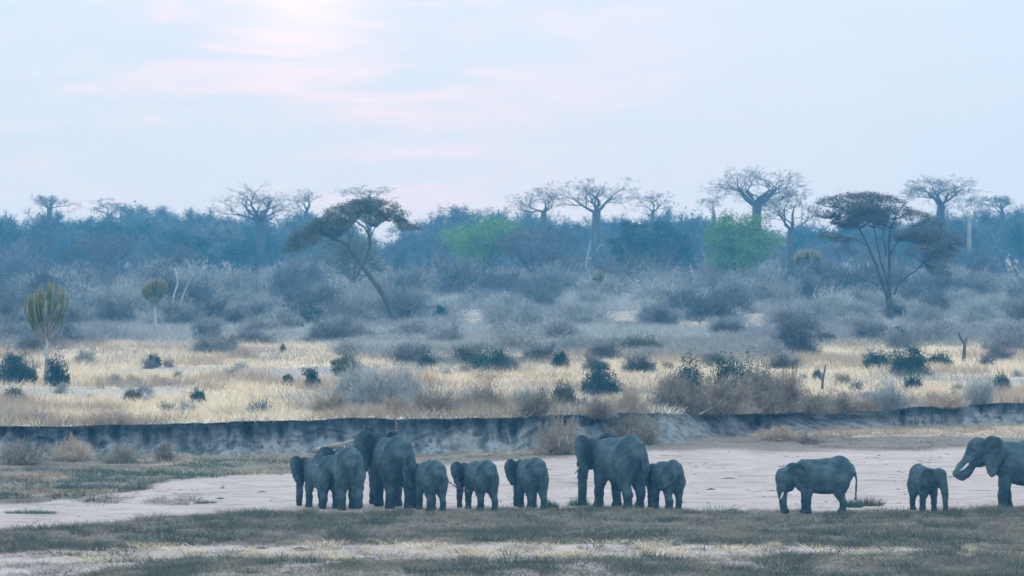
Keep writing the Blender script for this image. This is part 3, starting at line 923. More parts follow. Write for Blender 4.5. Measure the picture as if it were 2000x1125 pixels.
leafy_tree(31, 1442, 398, 600, 175, 'bright green round tree below the tallest bare tree', M_LEAF_GREEN, 26000, 0.28, 48, skirt=0.10)
leafy_tree(32, 1232, 410, 615, 115, 'dark blue-green tree touching the forked baobab', M_LEAF_TEAL, 12000, 0.25, 34, skirt=0.12)
leafy_tree(33, 1308, 408, 625, 110, 'dark blue-green tree on the far side of the one by the forked baobab', M_LEAF_TEAL, 12000, 0.25, 34, skirt=0.12)
leafy_tree(34, 945, 412, 640, 215, 'pale green spreading tree in the middle of the woodland', M_LEAF_GREEN, 20000, 0.27, 44, skirt=0.30)
leafy_tree(35, 690, 452, 540, 190, 'faint yellow-green tree seen through the branches of the leaning umbrella thorn', M_LEAF_OLIVE, 3200, 0.30, skirt=0.3)
leafy_tree(36, 1045, 428, 600, 210, 'wide grey-blue tree with dark limbs below the pale green tree', M_TWIG_DARK, 7000, 0.26, skirt=0.25, name='broad_tree')
leafy_tree(37, 355, 462, 600, 150, 'grey-blue tree with a dark crooked stem behind the pale dead forked tree', M_TWIG_DARK, 3600, 0.26, skirt=0.3, name='broad_tree')
leafy_tree(38, 200, 446, 640, 180, 'low spreading grey-blue tree near the left end of the woodland', M_TWIG_DARK, 4200, 0.28, skirt=0.4, name='broad_tree')


# ------------------------------------------------------------------ umbrella thorns, from their skeleton
def thorn_tree(loc, Y, stems, pads, label, m_leaf, seed, leaf=0.16, dens=1.0, fill=0, fill_deep=False):
    """stems: [(polyline [(px, py, depth)], r0, r1)]; pads: [(px, py, width px, depth m, thickness m, leaves)]"""
    rng = RG(seed); wood, cr = MB(), MB()
    o = np.array(loc)
    q = lambda px, py, dp: np.array(((px - 1000) / F * Y, Y + dp, H + (HY - py) / F * Y)) - o
    ends = []
    for pl, r0, r1 in stems:
        p = np.array([q(*a) for a in pl])
        k = len(p) * 3
        t = np.linspace(0, len(p) - 1, k); i = np.minimum(t.astype(int), len(p) - 2); f = (t - i)[:, None]
        m0 = np.gradient(p, axis=0)
        h00, h10, h01, h11 = 2 * f ** 3 - 3 * f ** 2 + 1, f ** 3 - 2 * f ** 2 + f, -2 * f ** 3 + 3 * f ** 2, f ** 3 - f ** 2
        s = h00 * p[i] + h10 * m0[i] + h01 * p[i + 1] + h11 * m0[i + 1]
        s = s + rng.normal(size=s.shape) * 0.03
        wood.tube(s, np.linspace(r0, r1, k), 7 if r0 > 0.12 else 5, False)
        ends.append(s)
    allp = np.vstack(ends)
    pads = list(pads); top = sorted((a[0], a[1]) for a in pads)
    for i in range(fill):                       # thin feathery layers under the top of the crown
        a = pads[rng.integers(0, len(pads))]
        px = a[0] + rng.uniform(-30, 30); ty = np.interp(px, [t[0] for t in top], [t[1] for t in top])
        pads.append((px, min(ty, a[1]) + rng.uniform(6, 46) * (1 if fill_deep else 0.38), rng.uniform(40, 85), a[3] + rng.uniform(-1.4, 1.4), 0.6, rng.uniform(70, 160)))
    for px, py, wpx, dp, th, n in pads:
        c = q(px, py, dp); w = wpx / F * Y * 0.5
        n = int(n * dens)
        a = rng.uniform(0, 6.28, n); rr = np.sqrt(rng.uniform(0, 1, n))
        edge = 0.75 + 0.25 * np.sin(a * 3 + px) * np.sin(a * 5 + py)
        p = np.c_[np.cos(a) * rr * w * edge, np.sin(a) * rr * w * edge, (1 - rr ** 2) * th * 0.5 + rng.normal(size=n) * th * 0.22] + c
        keep = fbm(p[:, 0] * 0.9 + 40, p[:, 1] * 0.9 + 40, seed, 3) > 0.36
        cr.leaves(p[keep], leaf, rng, 0.55)
        # ribs that carry the pad
        src = allp[np.argmin(np.linalg.norm(allp - (c - (0, 0, th)), axis=1))]
        for j in range(9):
            e = c + np.array((rng.uniform(-0.8, 0.8) * w, rng.uniform(-0.8, 0.8) * w, 0))
            m = src * 0.5 + e * 0.5 + np.array((0, 0, -0.15 * th)) + rng.normal(size=3) * 0.1
            wood.tube(np.array([src, m, e]), np.array([0.045, 0.03, 0.012]), 3, False)
            k = 26
            t = rng.uniform(0.3, 1, k)[:, None]; pp = (1 - t) * m + t * e
            cr.slivers(pp, pp + rng.normal(size=(k, 3)) * (0.35, 0.35, 0.18) + (0, 0, 0.12), 0.022, rng)
    root = tree_root('umbrella_thorn', loc, label, 'tree')
    add_parts(root, wood, cr, M_BARK, m_leaf)


Y1 = 400.0
l1 = base_at(776, Y1)
thorn_tree(l1, Y1,
    [([(778, 645, 0), (757, 590, 0), (738, 560, 0), (715, 530, 0.2), (697, 503, 0.3), (685, 492, 0.2)], 0.30, 0.17),
     ([(685, 492, 0.2), (676, 478, -0.2), (655, 468, -0.6), (635, 461, -0.9), (612, 457, -1.0), (590, 462, -1.1)], 0.14, 0.05),
     ([(712, 520, 0.2), (718, 495, 0.6), (722, 475, 0.8), (718, 452, 0.9), (706, 440, 0.8), (692, 430, 0.6)], 0.13, 0.06),
     ([(718, 452, 0.9), (714, 430, 1.2), (710, 412, 1.4), (716, 400, 1.6)], 0.08, 0.04), ([(722, 462, 0.8), (738, 440, 0.4), (760, 425, 0.1), (778, 420, 0)], 0.06, 0.03),
     ([(682, 486, 0), (680, 460, 0.4), (676, 440, 0.8), (660, 428, 1.0)], 0.08, 0.03), ([(684, 470, 0.3), (690, 450, 0.3), (684, 436, 0.2)], 0.05, 0.03),
     ([(655, 468, -0.6), (636, 470, -1.2), (612, 478, -1.6), (588, 482, -1.8)], 0.05, 0.02), ([(722, 540, 0), (708, 538, -0.4), (695, 539, -0.8)], 0.06, 0.03),
     ([(692, 500, 0.2), (672, 508, -0.3), (655, 516, -0.5)], 0.04, 0.015)],
    [(590, 466, 70, -1.2, 1.0, 420), (575, 478, 46, -1.6, 1.0, 260), (618, 450, 90, -0.8, 1.0, 620), (650, 434, 110, 0.2, 0.8, 900), (668, 420, 110, 1.0, 0.7, 800), (640, 442, 100, -0.6, 0.8, 700), (676, 412, 100, -0.4, 0.6, 600),
     (690, 405, 110, 1.0, 0.7, 800), (715, 398, 120, 1.5, 0.7, 900), (745, 404, 90, 0.8, 0.8, 640), (765, 420, 80, 0.2, 0.9, 480), (782, 434, 40, 0, 0.9, 220), (725, 428, 70, -0.8, 0.6, 260)],
    'dark umbrella thorn leaning over on a long slanting trunk', M_LEAF_OLIVE, 51, 0.16, 2.2, 22)

Y2 = 405.0
l2 = base_at(1738, Y2)
thorn_tree(l2, Y2,
    [([(1738, 648, 0), (1739, 610, 0), (1735, 580, 0)], 0.36, 0.27),
     ([(1735, 590, 0), (1724, 555, -0.3), (1710, 520, -0.6), (1694, 480, -0.9), (1674, 445, -1.2), (1650, 415, -1.4), (1625, 400, -1.5)], 0.17, 0.05),
     ([(1738, 590, 0), (1738, 540, 0.2), (1737, 490, 0.4), (1740, 450, 0.6), (1752, 420, 0.8)], 0.17, 0.06),
     ([(1737, 580, 0.3), (1728, 530, 0.8), (1716, 485, 1.2), (1708, 440, 1.4), (1694, 405, 1.6)], 0.11, 0.04),
     ([(1731, 500, 0.2), (1724, 460, -0.4), (1730, 430, -0.8), (1726, 405, -1.0)], 0.08, 0.04),
     ([(1744, 575, -0.2), (1760, 550, -0.5), (1785, 530, -0.9), (1812, 505, -1.2), (1836, 486, -1.4), (1858, 476, -1.5)], 0.10, 0.03),
     ([(1738, 500, 0.3), (1756, 470, 0.9), (1782, 445, 1.2), (1806, 432, 1.4)], 0.08, 0.03), ([(1785, 530, -0.9), (1800, 512, -0.4), (1815, 480, 0.2), (1822, 458, 0.4)], 0.05, 0.02),
     ([(1694, 480, -0.9), (1668, 468, -1.6), (1640, 462, -2.0), (1615, 466, -2.2)], 0.06, 0.02), ([(1674, 445, -1.2), (1645, 438, -0.4), (1618, 425, 0.2)], 0.05, 0.02),
     ([(1733, 607, 0), (1715, 608, -0.4), (1700, 609, -0.7)], 0.04, 0.015)],
    [(1625, 396, 90, -1.4, 0.8, 640), (1665, 388, 110, -0.8, 0.7, 860), (1700, 386, 110, 1.4, 0.7, 860), (1735, 394, 100, 0.2, 0.7, 700), (1610, 420, 70, 0.2, 0.7, 330), (1620, 462, 80, -2.1, 0.6, 330),
     (1650, 470, 80, -1.4, 0.5, 260), (1755, 414, 110, 0.8, 0.8, 760), (1790, 424, 100, 1.3, 0.8, 640), (1820, 440, 90, 0.6, 0.9, 560), (1845, 462, 80, -0.8, 0.9, 460), (1868, 474, 50, -1.5, 0.8, 260),
     (1775, 455, 100, -0.8, 0.8, 420), (1800, 490, 90, -1.0, 0.8, 320), (1700, 425, 90, -0.2, 0.6, 300), (1840, 500, 60, -1.3, 0.6, 180)],
    'wide umbrella thorn with several slender stems fanning up to a broad flat crown', M_LEAF_BROWN, 52, 0.16, 1.7, 60, True)


# ------------------------------------------------------------------ candelabra euphorbias
def euphorbia(px, base, top, width, n, label, seed, Y=None, bare=0.45, r=0.06, flat=0.09, lop=0.10):
    rng = RG(seed)
    loc = base_at(px, Y) if Y else by_row(px, base)
    Yl = loc[1]; h = top_h(top, loc); wd = width / F * Yl
    root = tree_root('candelabra_tree', loc, label, 'tree')
    wood = MB(); wood.tube(np.array([(0, 0, -0.2), (0.04, 0, h * 0.25), (-0.03, 0, h * 0.55), (0, 0, h * 0.8)]), np.array([0.13, 0.11, 0.10, 0.06]) * (h / 5.4) ** 0.5, 7)
    link('trunk', wood.mesh('trunk', M_TWIG, True), parent=root)
    arms, tips, stalks = MB(), MB(), MB()
    for i in range(n):
        az = rng.uniform(0, 6.28); f = rng.uniform(0.1, 1.0) ** 0.6
        rr = wd * 0.5 * f
        z0 = h * (bare + 0.25 * rng.uniform() * (1 - f) - 0.12 * f * rng.uniform())
        z1 = h * (1.0 - flat * f ** 2 * rng.uniform(0.6, 1.3) - 0.05 * rng.uniform())
        ca, sa = np.cos(az), np.sin(az)
        z1 -= h * lop * max(0.0, -ca) * f
        p = np.array([(0, 0, z0 * 0.86), (ca * rr * 0.30, sa * rr * 0.30, z0 + 0.02 * h), (ca * rr * 0.66, sa * rr * 0.66, z0 * 0.70 + z1 * 0.30), (ca * rr * 0.92, sa * rr * 0.92, z0 * 0.42 + z1 * 0.58), (ca * rr, sa * rr, z1 - 0.10 * h)])
        p[1:] += rng.normal(size=(4, 3)) * 0.03
        stalks.tube(p[:3], np.array([0.45, 0.55, 0.8]) * r, 4, False)
        arms.tube(np.vstack([p[2:3] * 0.85 + p[1:2] * 0.15, p[2:]]), np.array([0.6, 0.95, 1.05, 1.0]) * r, 5)
        tips.tube(np.array([p[-1] - (0, 0, 0.03), p[-1] + (0.01, 0, 0.05 * h), p[-1] + (0.01, 0.0, 0.10 * h)]), np.array([1.02, 0.95, 0.5]) * r, 5)
    link('crown', arms.mesh('crown', M_EUPH), parent=root)
    link('bare_stem', stalks.mesh('bare_stem', M_TWIG), parent=root)
    link('upper_crown', tips.mesh('upper_crown', M_EUPH_TIP), parent=root)


euphorbia(90, 752, 546, 86, 66, 'tall candelabra euphorbia with long bare stems, nearest the left edge', 61, r=0.045, bare=0.50)
euphorbia(303, 655, 538, 54, 80, 'slender candelabra euphorbia with a small rounded rust-brown head beside the pale dead tree', 62, Y=352, bare=0.58, r=0.052)
euphorbia(1573, 640, 481, 60, 70, 'yellow-green candelabra euphorbia with a flat head beside the wide umbrella thorn', 63, Y=540, bare=0.72, r=0.11, flat=0.12)
euphorbia(1168, 640, 527, 24, 26, 'small dark candelabra euphorbia among the bushes in the middle', 64, Y=500, bare=0.68, r=0.09)


# ------------------------------------------------------------------ dead wood
def dead_tree(label, polys, Y, mat, px, name='dead_tree', seed=1):
    rng = RG(seed); loc = base_at(px, Y); o = np.array(loc); wood, tw = MB(), MB()
    for pl, r0, r1 in polys:
        p = np.array([np.array(((a - 1000) / F * Y, Y + dp, H + (HY - b_) / F * Y)) - o for a, b_, dp in pl])
        wood.tube(p, np.linspace(r0, r1, len(p)), 6, False)
        k = 14; t = rng.uniform(0.2, 1, k) * (len(p) - 1.001); i = t.astype(int); q = p[i] * (1 - (t - i))[:, None] + p[i + 1] * (t - i)[:, None]
        tw.slivers(q, q + rng.normal(size=(k, 3)) * 0.18 + (0, 0, 0.15), 0.03, rng)
    root = tree_root(name, loc, label, 'tree')
    link('trunk', wood.mesh('trunk', mat, True), parent=root); link('twig_spray', tw.mesh('twig_spray', mat), parent=root)


dead_tree('pale dead forked tree standing in the thicket beside the slender euphorbia', [([(336, 600, 0), (340, 575, 0), (347, 555, 0), (345, 535, 0), (341, 522, 0)], 0.10, 0.05), ([(350, 600, 0.3), (356, 580, 0.3), (363, 562, 0.4), (367, 552, 0.4)], 0.07, 0.03)], 430, M_BARK_PALE, 340, seed=2)
dead_tree('pale bare trunk slanting up in front of the forked baobab', [([(1143, 535, 0), (1146, 505, 0), (1151, 485, 0), (1154, 468, 0)], 0.13, 0.06), ([(1165, 490, 0.5), (1172, 480, 0.6), (1178, 474, 0.6)], 0.05, 0.03)], 600, M_BARK_PALE, 1144, seed=3)
dead_tree('dark dead trunk bent near its top at the right edge of the dry grass', [([(1881, 722, 0), (1883, 690, 0), (1884, 672, 0), (1876, 660, 0), (1872, 650, 0)], 0.14, 0.06), ([(1884, 672, 0), (1889, 660, 0.3)], 0.06, 0.03)], 272, M_BARK, 1882, seed=4)
dead_tree('small grey dead stump with pointed branches in the dry grass', [([(1606, 760, 0), (1607, 740, 0), (1611, 722, 0), (1613, 712, 0)], 0.08, 0.025), ([(1607, 745, 0), (1600, 735, 0.1), (1597, 728, 0.1)], 0.04, 0.02)], 228, M_BARK_GREY, 1607, 'dead_stump', seed=5)
dead_tree('forked dead tree in the clearing at the middle of the thicket', [([(1368, 642, 0), (1366, 630, 0), (1358, 618, 0), (1352, 612, 0)], 0.07, 0.03), ([(1366, 630, 0), (1374, 618, 0.2), (1378, 608, 0.2)], 0.06, 0.03)], 400, M_BARK, 1367, seed=6)


def log(px0, py0, px1, py1, r, label, seed, Y):
    rng = RG(seed)
    a, b_ = W(px0, py0, Y), W(px1, py1, Y + 0.8)
    c = (a + b_) / 2; c[2] = land_z(c[0], Y) + 0.02
    root = tag(link('fallen_log', None, c), label, 'log')
    m = MB(); t = np.linspace(0, 1, 7)[:, None]; p = (a * (1 - t) + b_ * t) - c + rng.normal(size=(7, 3)) * 0.03
    m.tube(p, r * rng.uniform(0.75, 1.15, 7), 8)
    link('stem', m.mesh('stem', M_LOG, True), parent=root)
    m = MB()
    for i in range(10):
        s = p[-1] + rng.normal(size=3) * 0.05; e = s + (rng.uniform(-0.1, 0.6), rng.normal() * 0.3, rng.uniform(-0.2, 0.45))
        m.tube(np.array([s, (s + e) / 2 + rng.normal(size=3) * 0.06, e]), np.array([0.05, 0.035, 0.015]), 4, False)
    link('root_plate', m.mesh('root_plate', M_LOG, True), parent=root)


log(612, 880, 676, 866, 0.13, 'fallen tree trunk with its roots in the air, lying behind the cluster of elephants', 7, 180.0)


def roots():
    """a broken stake in the bank"""
    loc = W(775, 852, 187.0); loc[2] = land_z(loc[0], loc[1] - 3)
    root = tag(link('broken_stake', None, loc), 'reddish broken stake standing against the bank above the biggest elephant of the cluster', 'stake')
    m = MB(); m.tube(np.array([(0, -0.5, -0.1), (0.02, -0.5, 0.8), (0.0, -0.5, 1.3), (-0.03, -0.5, 1.62)]), np.array([0.07, 0.065, 0.055, 0.02]), 7)
    link('stem', m.mesh('stem', mat_var('red_wood', (0.16, 0.07, 0.055), (0.24, 0.12, 0.09), 4, 0.05, stretch=(1, 1, 0.3)), True), parent=root)


roots()
# ------------------------------------------------------------------ bushes


def build_thicket():
    protos = []
    for i, (h, wd, st, tw, mt) in enumerate(((2.6, 4.6, 30, 2400, M_TWIG), (2.8, 4.2, 26, 2200, M_TWIG_DARK), (2.2, 4.8, 30, 2200, M_TWIG), (2.5, 4.0, 24, 1700, M_TWIG_PALE), (3.0, 5.0, 34, 2800, M_TWIG_DARK), (2.4, 4.4, 28, 2200, M_TWIG), (2.2, 4.0, 26, 1800, M_TWIG_PALE))):
        protos.append((twig_bush(400 + i, h, wd, st, tw, 0.034).mesh('leafless_bush', mt), h, wd, i))
    names = {0: 'grey', 1: 'dark grey', 2: 'grey', 3: 'pale grey', 4: 'dark grey', 5: 'grey', 6: 'pale grey'}
    rng = RG(90)
    rows = [(258, 4.4, 0.62, 'in front of the thicket'), (278, 4.2, 0.75, 'in front of the thicket'), (298, 4.6, 1.0, 'at the near edge of the thicket'), (325, 4.0, 1.0, 'at the near edge of the thicket'), (352, 4.0, 1.1, 'near the front of the thicket'), (382, 4.2, 1.2, 'near the front of the thicket'),
            (415, 4.6, 1.3, 'in the middle of the thicket'), (452, 5.0, 1.6, 'in the middle of the thicket'), (495, 5.4, 1.85, 'in the middle of the thicket'), (542, 5.8, 2.1, 'at the back of the thicket'),
            (595, 6.4, 2.4, 'at the back of the thicket'), (650, 7.0, 2.7, 'against the far woodland')]
    for Y, gap, hs, where in rows:
        half = 1000 / F * Y * 1.08
        x = -half + rng.uniform(0, gap)
        while x < half:
            yy = Y + rng.normal() * 7; xx = x + rng.normal() * 0.6
            tone = fbm(xx * 0.05 + 7, yy * 0.012, 95, 2)
            me, h, wd, i = protos[rng.integers(0, 7)] if tone < 0.58 else protos[rng.choice([1, 4, 0])]
            s = hs * rng.uniform(0.6, 1.12)
            z = land_z(xx, yy); q = float(px_at(xx, yy)); r0 = float(rows_of(xx, yy, z)); r1 = r0 - h * s * F / yy; hw = wd * s * F / yy * 0.42
            x += gap * rng.uniform(0.75, 1.25)
            if any(q + hw * 0.5 > a and q - hw * 0.5 < c and r0 > b_ and r1 < (b_ + d) / 2 for a, b_, c, d in CLEAR):
                continue
            if Y < 290 and not 640 < q < 1580:
                continue
            if (690 < q < 800 and yy < 404 and r1 < 622) or (278 < q < 330 and yy < 356 and r1 < 640) or (1715 < q < 1760 and yy < 408 and r1 < 625):
                continue
            if r0 > 676 and 130 < q < 640 and rng.uniform() < 0.75:
                continue
            if r0 > 668 and 1560 < q < 1720 and rng.uniform() < 0.6:
                continue
            o = link('leafless_bush', me, (xx, yy, z), rng.uniform(0, 6.28), (s * rng.uniform(0.9, 1.3), s * rng.uniform(0.9, 1.3), s))
            tag(o, names[i] + ' leafless bush ' + where + ', ' + zone(q), 'bush', 'leafless bushes of the thicket')


build_thicket()


def bush(px, base, wpx, hpx, label, kind, seed, Y=None, name=None, n=None):
    loc = by_row(px, base) if Y is None else base_at(px, Y)
    k = loc[1] / F; h, wd = hpx * k, wpx * k
    if kind in ('green', 'teal', 'olive'):
        nl = n or int(1200 + 800 * h * wd)
        wood, lv = leaf_bush(seed, h * 0.97, wd, nl, 0.09 + 0.008 * max(h, 1), 10, max(14, int(10 + 6 * wd)))
        root = tree_root(name or 'green_bush', loc, label, 'bush')
        link('stem', wood.mesh('stem', M_BARK), parent=root)
        link('foliage', lv.mesh('foliage', {'green': M_LEAF_DARK, 'teal': M_LEAF_TEAL, 'olive': M_LEAF_OLIVE}[kind]), parent=root)
    else:
        mt = {'grey': M_TWIG, 'dark': M_TWIG_DARK, 'pale': M_TWIG_PALE, 'brown': M_TWIG_BROWN, 'tan': M_DRY_TAN}[kind]
        b = twig_bush(seed, h, wd, int(14 + 5 * wd), n or int(500 + 300 * h * wd), 0.022)
        root = tag(link(name or 'twiggy_bush', b.mesh('twiggy_bush', mt), loc), label, 'bush')
    return root


SMALL = [
    (1590, 826, 130, 60, 'tan-brown bush spreading over the slump beside the darker brown bush', 'brown'),
    (1690, 832, 100, 40, 'tan bush low on the pale slump of the bank', 'tan'),
    (1450, 842, 110, 44, 'tan bush growing down the bank face under the long brown clump', 'tan'),
    (1175, 870, 90, 60, 'brown bush on the bank between the two hanging brown bushes', 'brown'),
    (648, 812, 110, 58, 'brown twiggy bush on the bank lip left of the wide grey bush', 'brown'),
    (845, 812, 120, 74, 'brown-grey twiggy bush on the bank lip between the wide grey bush and the olive-brown one', 'brown'),
    (770, 812, 90, 50, 'tan twiggy bush on the bank lip just above the reddish stake', 'tan'),
    (1045, 812, 100, 70, 'grey-brown bush on the bank lip above the hanging brown bush', 'brown'),
    (1850, 806, 130, 40, 'tan low scrub on the bank lip near the right end', 'tan'),
    (1690, 790, 100, 40, 'grey low scrub in the cream grass behind the slumped bank', 'grey'),
    (60, 828, 120, 44, 'tan low scrub on the bank lip under the tall euphorbia', 'tan'),
    (230, 828, 130, 40, 'tan low scrub on the bank lip below the low olive bush', 'tan'),
    (610, 760, 34, 46, 'square dark green bush standing alone in the cream grass', 'teal'),
    (562, 756, 26, 28, 'small dark green bush just beside the square one in the cream grass', 'teal'),
    (386, 790, 42, 34, 'dark green leafy bush at the lower edge of the cream grass', 'teal'),
    (258, 785, 48, 26, 'low olive bush in the cream grass left of the dark green leafy bush', 'olive'),
    (28, 784, 50, 30, 'low green bush near the foot of the tall euphorbia at the picture edge', 'green'),
    (30, 752, 110, 75, 'broad dark green shrub to the left of the tall euphorbia', 'teal'),
    (112, 755, 60, 72, 'dark green shrub directly behind the stem of the tall euphorbia', 'teal'),
    (300, 718, 40, 28, 'dark green bush at the top of the cream grass below the slender euphorbia', 'teal'),
    (226, 752, 40, 30, 'grey-green twiggy bush in the cream grass between the two euphorbias', 'grey'),
    (452, 685, 34, 32, 'round green bush on the front edge of the thicket over the cream grass', 'green'),
    (553, 690, 14, 18, 'tiny green bush above the pale bare patch in the grass', 'green'),
    (578, 645, 40, 22, 'bright green low bush left of the dark green clump under the leaning thorn', 'green'),
    (612, 640, 70, 44, 'dark green clump on the thicket floor near the leaning thorn', 'teal'),
    (860, 622, 36, 32, 'round green bush beside the first clearing in the thicket', 'green'),
    (675, 735, 72, 56, 'grey-green feathery bush in the middle of the cream grass', 'olive'),
    (735, 800, 215, 108, 'wide grey leafless bush filling the middle of the bank top', 'grey'),
    (690, 780, 120, 80, 'pale leafless bush left of the wide grey one on the bank top', 'pale'),
    (790, 785, 120, 90, 'pale grey leafless bush right behind the wide one on the bank top', 'pale'),
    (833, 722, 50, 34, 'dark green flat-topped bush above the pale grey bushes', 'teal'),
    (960, 730, 110, 60, 'dark green spreading bush behind the brown bushes of the bank', 'green'),
    (905, 715, 80, 44, 'grey-green bush beside the dark green spreading one', 'olive'),
    (1095, 722, 42, 44, 'sprawling thin green bush before the cream clearing', 'green'),
    (940, 805, 180, 78, 'olive-brown twiggy bush on the bank top in the middle', 'brown'),
    (1020, 800, 90, 60, 'small grey-brown bush squeezed between the olive-brown bush and the yellow-green one', 'grey'),
    (1100, 800, 66, 64, 'yellow-green bush in front of the cream clearing', 'olive'),
    (1172, 780, 96, 76, 'round dark green bush with thorny outline above the bank', 'teal'),
    (1315, 806, 140, 108, 'dense brown thicket bush at the near end of the long brown clump', 'brown'),
    (1395, 808, 160, 104, 'dense brown bush in the middle of the long clump on the bank', 'brown'),
    (1475, 808, 155, 110, 'dense brown bush in the later half of the long clump on the bank', 'brown'),
    (1535, 814, 120, 112, 'darker brown bush spilling over the bank at the end of the long clump', 'brown'),
    (1348, 803, 95, 128, 'dark green leafy bush showing above the brown clump', 'green'),
    (1445, 802, 155, 126, 'broad green leafy bush showing above the later half of the brown clump', 'green'),
    (1400, 814, 170, 56, 'tan grassy bush along the foot of the brown clump', 'tan'),
    (1240, 868, 150, 92, 'round brown bush hanging down the bank behind the large elephant', 'brown'),
    (1225, 805, 100, 60, 'tan bush on the bank lip above the hanging brown bush', 'tan'),
    (1092, 888, 135, 100, 'brown bush hanging on the bank beside the large elephant', 'brown'),
    (1610, 672, 56, 32, 'olive round bush before the pinkish clearing near the wide thorn', 'olive'),
    (1545, 665, 80, 44, 'dark bush left of the olive round bush near the wide thorn', 'dark'),
    (1710, 722, 64, 46, 'compact dark green bush on the edge of the cream grass below the wide thorn', 'teal'),
    (1772, 735, 110, 66, 'pale green bush right behind the compact dark green one', 'green'),
    (1835, 718, 60, 36, 'green bush between the pale green one and the dead trunk', 'green'),
    (1758, 672, 60, 34, 'dark green bush at the foot of the wide umbrella thorn', 'teal'),
    (1828, 660, 56, 40, 'blackish bush in the thicket just past the wide umbrella thorn', 'dark'),
    (1782, 764, 44, 36, 'small leafy green bush on a thin stem in the cream grass', 'green'),
    (1596, 742, 26, 20, 'tiny dark green bush touching the small dead stump', 'teal'),
    (1957, 770, 46, 48, 'green bush among pale twigs near the right edge', 'green'),
    (1910, 790, 90, 78, 'pale leafless bush next to the green bush near the right edge', 'pale'),
    (1740, 815, 120, 66, 'grey twiggy bush over the slumped part of the bank', 'grey'),
    (1640, 825, 90, 50, 'brown twiggy bush beside the pale slump in the bank', 'brown'),
    (1520, 860, 120, 40, 'tan low bush on the slope below the darker brown bush', 'tan'),
    (1580, 868, 70, 26, 'low brown bush at the foot of the slumped bank', 'brown'),
    (140, 900, 120, 62, 'dry tan bush growing on the fallen earth under the bank at the left', 'tan'),
    (45, 908, 140, 64, 'brown dry bush at the foot of the bank next to the picture edge', 'brown'),
    (235, 905, 120, 48, 'dry brown bush under the fluted part of the bank', 'brown'),
    (325, 902, 60, 54, 'narrow dry bush against the dark gap in the bank', 'brown'),
    (470, 700, 80, 30, 'low tan bush on the upper edge of the cream grass', 'tan'),
    (170, 712, 70, 44, 'pale twiggy bush above the cream grass beside the tall euphorbia', 'pale'),
    (1000, 660, 120, 60, 'dark twiggy bush in the thicket left of the second clearing', 'dark'),
    (1290, 640, 90, 70, 'dark bare bush between the second and third clearings', 'dark'),
    (1250, 690, 120, 44, 'green-grey bush below the second clearing', 'olive'),
    (490, 672, 120, 46, 'dark blue-grey bush over the upper edge of the cream grass', 'dark'),
    (960, 585, 150, 60, 'broad dark bush in the heart of the thicket', 'dark'),
    (1950, 705, 90, 40, 'purplish dark bush behind the dead trunk', 'dark'),
    (60, 690, 100, 50, 'dark blue-grey bush behind the tall euphorbia', 'dark'),
]
for i, (px, base, wd, hp_, lab, kind) in enumerate(SMALL):
    bush(px, base, wd, hp_, lab, kind, 500 + i)


def dry_shrubs():
    """small dead shrubs dotted over the grass"""
    rng = RG(640)
    pr = [twig_bush(650 + i, 0.9, 1.2, 12, 260, 0.022).mesh('dry_shrub', m) for i, m in enumerate((M_TWIG, M_TWIG_BROWN, M_TWIG_PALE, M_TWIG_DARK))]
    nm = ('grey', 'brown', 'pale', 'dark')
    for i in range(70):
        px, py = rng.uniform(-40, 2040), rng.uniform(690, 812)
        loc = by_row(px, py)
        if loc[1] < bank_y(loc[0]) + 0.6:
            continue
        k = rng.integers(0, 4); s = rng.uniform(0.45, 1.25)
        o = link('dry_shrub', pr[k], loc, rng.uniform(0, 6.28), (s * rng.uniform(0.9, 1.5), s * rng.uniform(0.9, 1.5), s))
        tag(o, 'small ' + nm[k] + ' dead shrub dotted in the cream grass', 'shrub', 'small dead shrubs in the cream grass')


dry_shrubs()


def tuft(px, base, wpx, hpx, label, mat, seed, n=260, group=None, name='grass_tuft'):
    loc = by_row(px, base); rng = RG(seed); k = loc[1] / F; wd, h = wpx * k, hpx * k
    r = np.sqrt(rng.uniform(0, 1, n)); a = rng.uniform(0, 6.28, n)
    p = np.c_[np.cos(a) * r * wd * 0.42, np.sin(a) * r * 0.35, np.full(n, -0.03)]
    e = p + np.c_[p[:, :2] * 0.35 + rng.normal(size=(n, 2)) * 0.07, h * (1 - 0.55 * r ** 2) * rng.uniform(0.45, 1.1, n)]
    b = MB(); b.slivers(p, e, 0.020, rng)
    tag(link(name, b.mesh(name, mat), loc), label, 'grass tuft', group)


tuft(1074, 992, 34, 22, 'dark green grass tuft behind the foot of the half-grown elephant', M_GRASS_GREEN, 701)
tuft(1131, 989, 44, 28, 'dark green grass tuft by the trunk of the large elephant', M_GRASS_GREEN, 702)
tuft(1690, 988, 80, 28, 'broad grey-green tuft beyond the tail of the broadside elephant', M_GRASS_GREY, 703, 420)
tuft(1668, 992, 36, 24, 'dark green tuft under the tail tip of the broadside elephant', M_GRASS_GREEN, 704)
tuft(400, 984, 50, 12, 'low green tuft on the sand in front of the sand bank', M_GRASS_GREEN, 705)
tuft(60, 1004, 100, 14, 'wide low green tuft on the sand at the picture edge', M_GRASS_GREEN, 706, 420)
tuft(14, 968, 50, 14, 'low green tuft at the very edge below the bank', M_GRASS_GREEN, 707)
tuft(128, 955, 50, 18, 'green tuft between the bank and the sand', M_GRASS_GREEN, 708)
tuft(1345, 1003, 50, 16, 'grey-green tuft at the feet of the calf by the large elephant', M_GRASS_GREY, 709)
tuft(1945, 1003, 80, 26, 'grey-green tuft by the front foot of the large tusked elephant', M_GRASS_GREY, 710, 380)
tuft(520, 1006, 60, 14, 'low dark tuft where the sand meets the grass', M_GRASS_GREEN, 711)
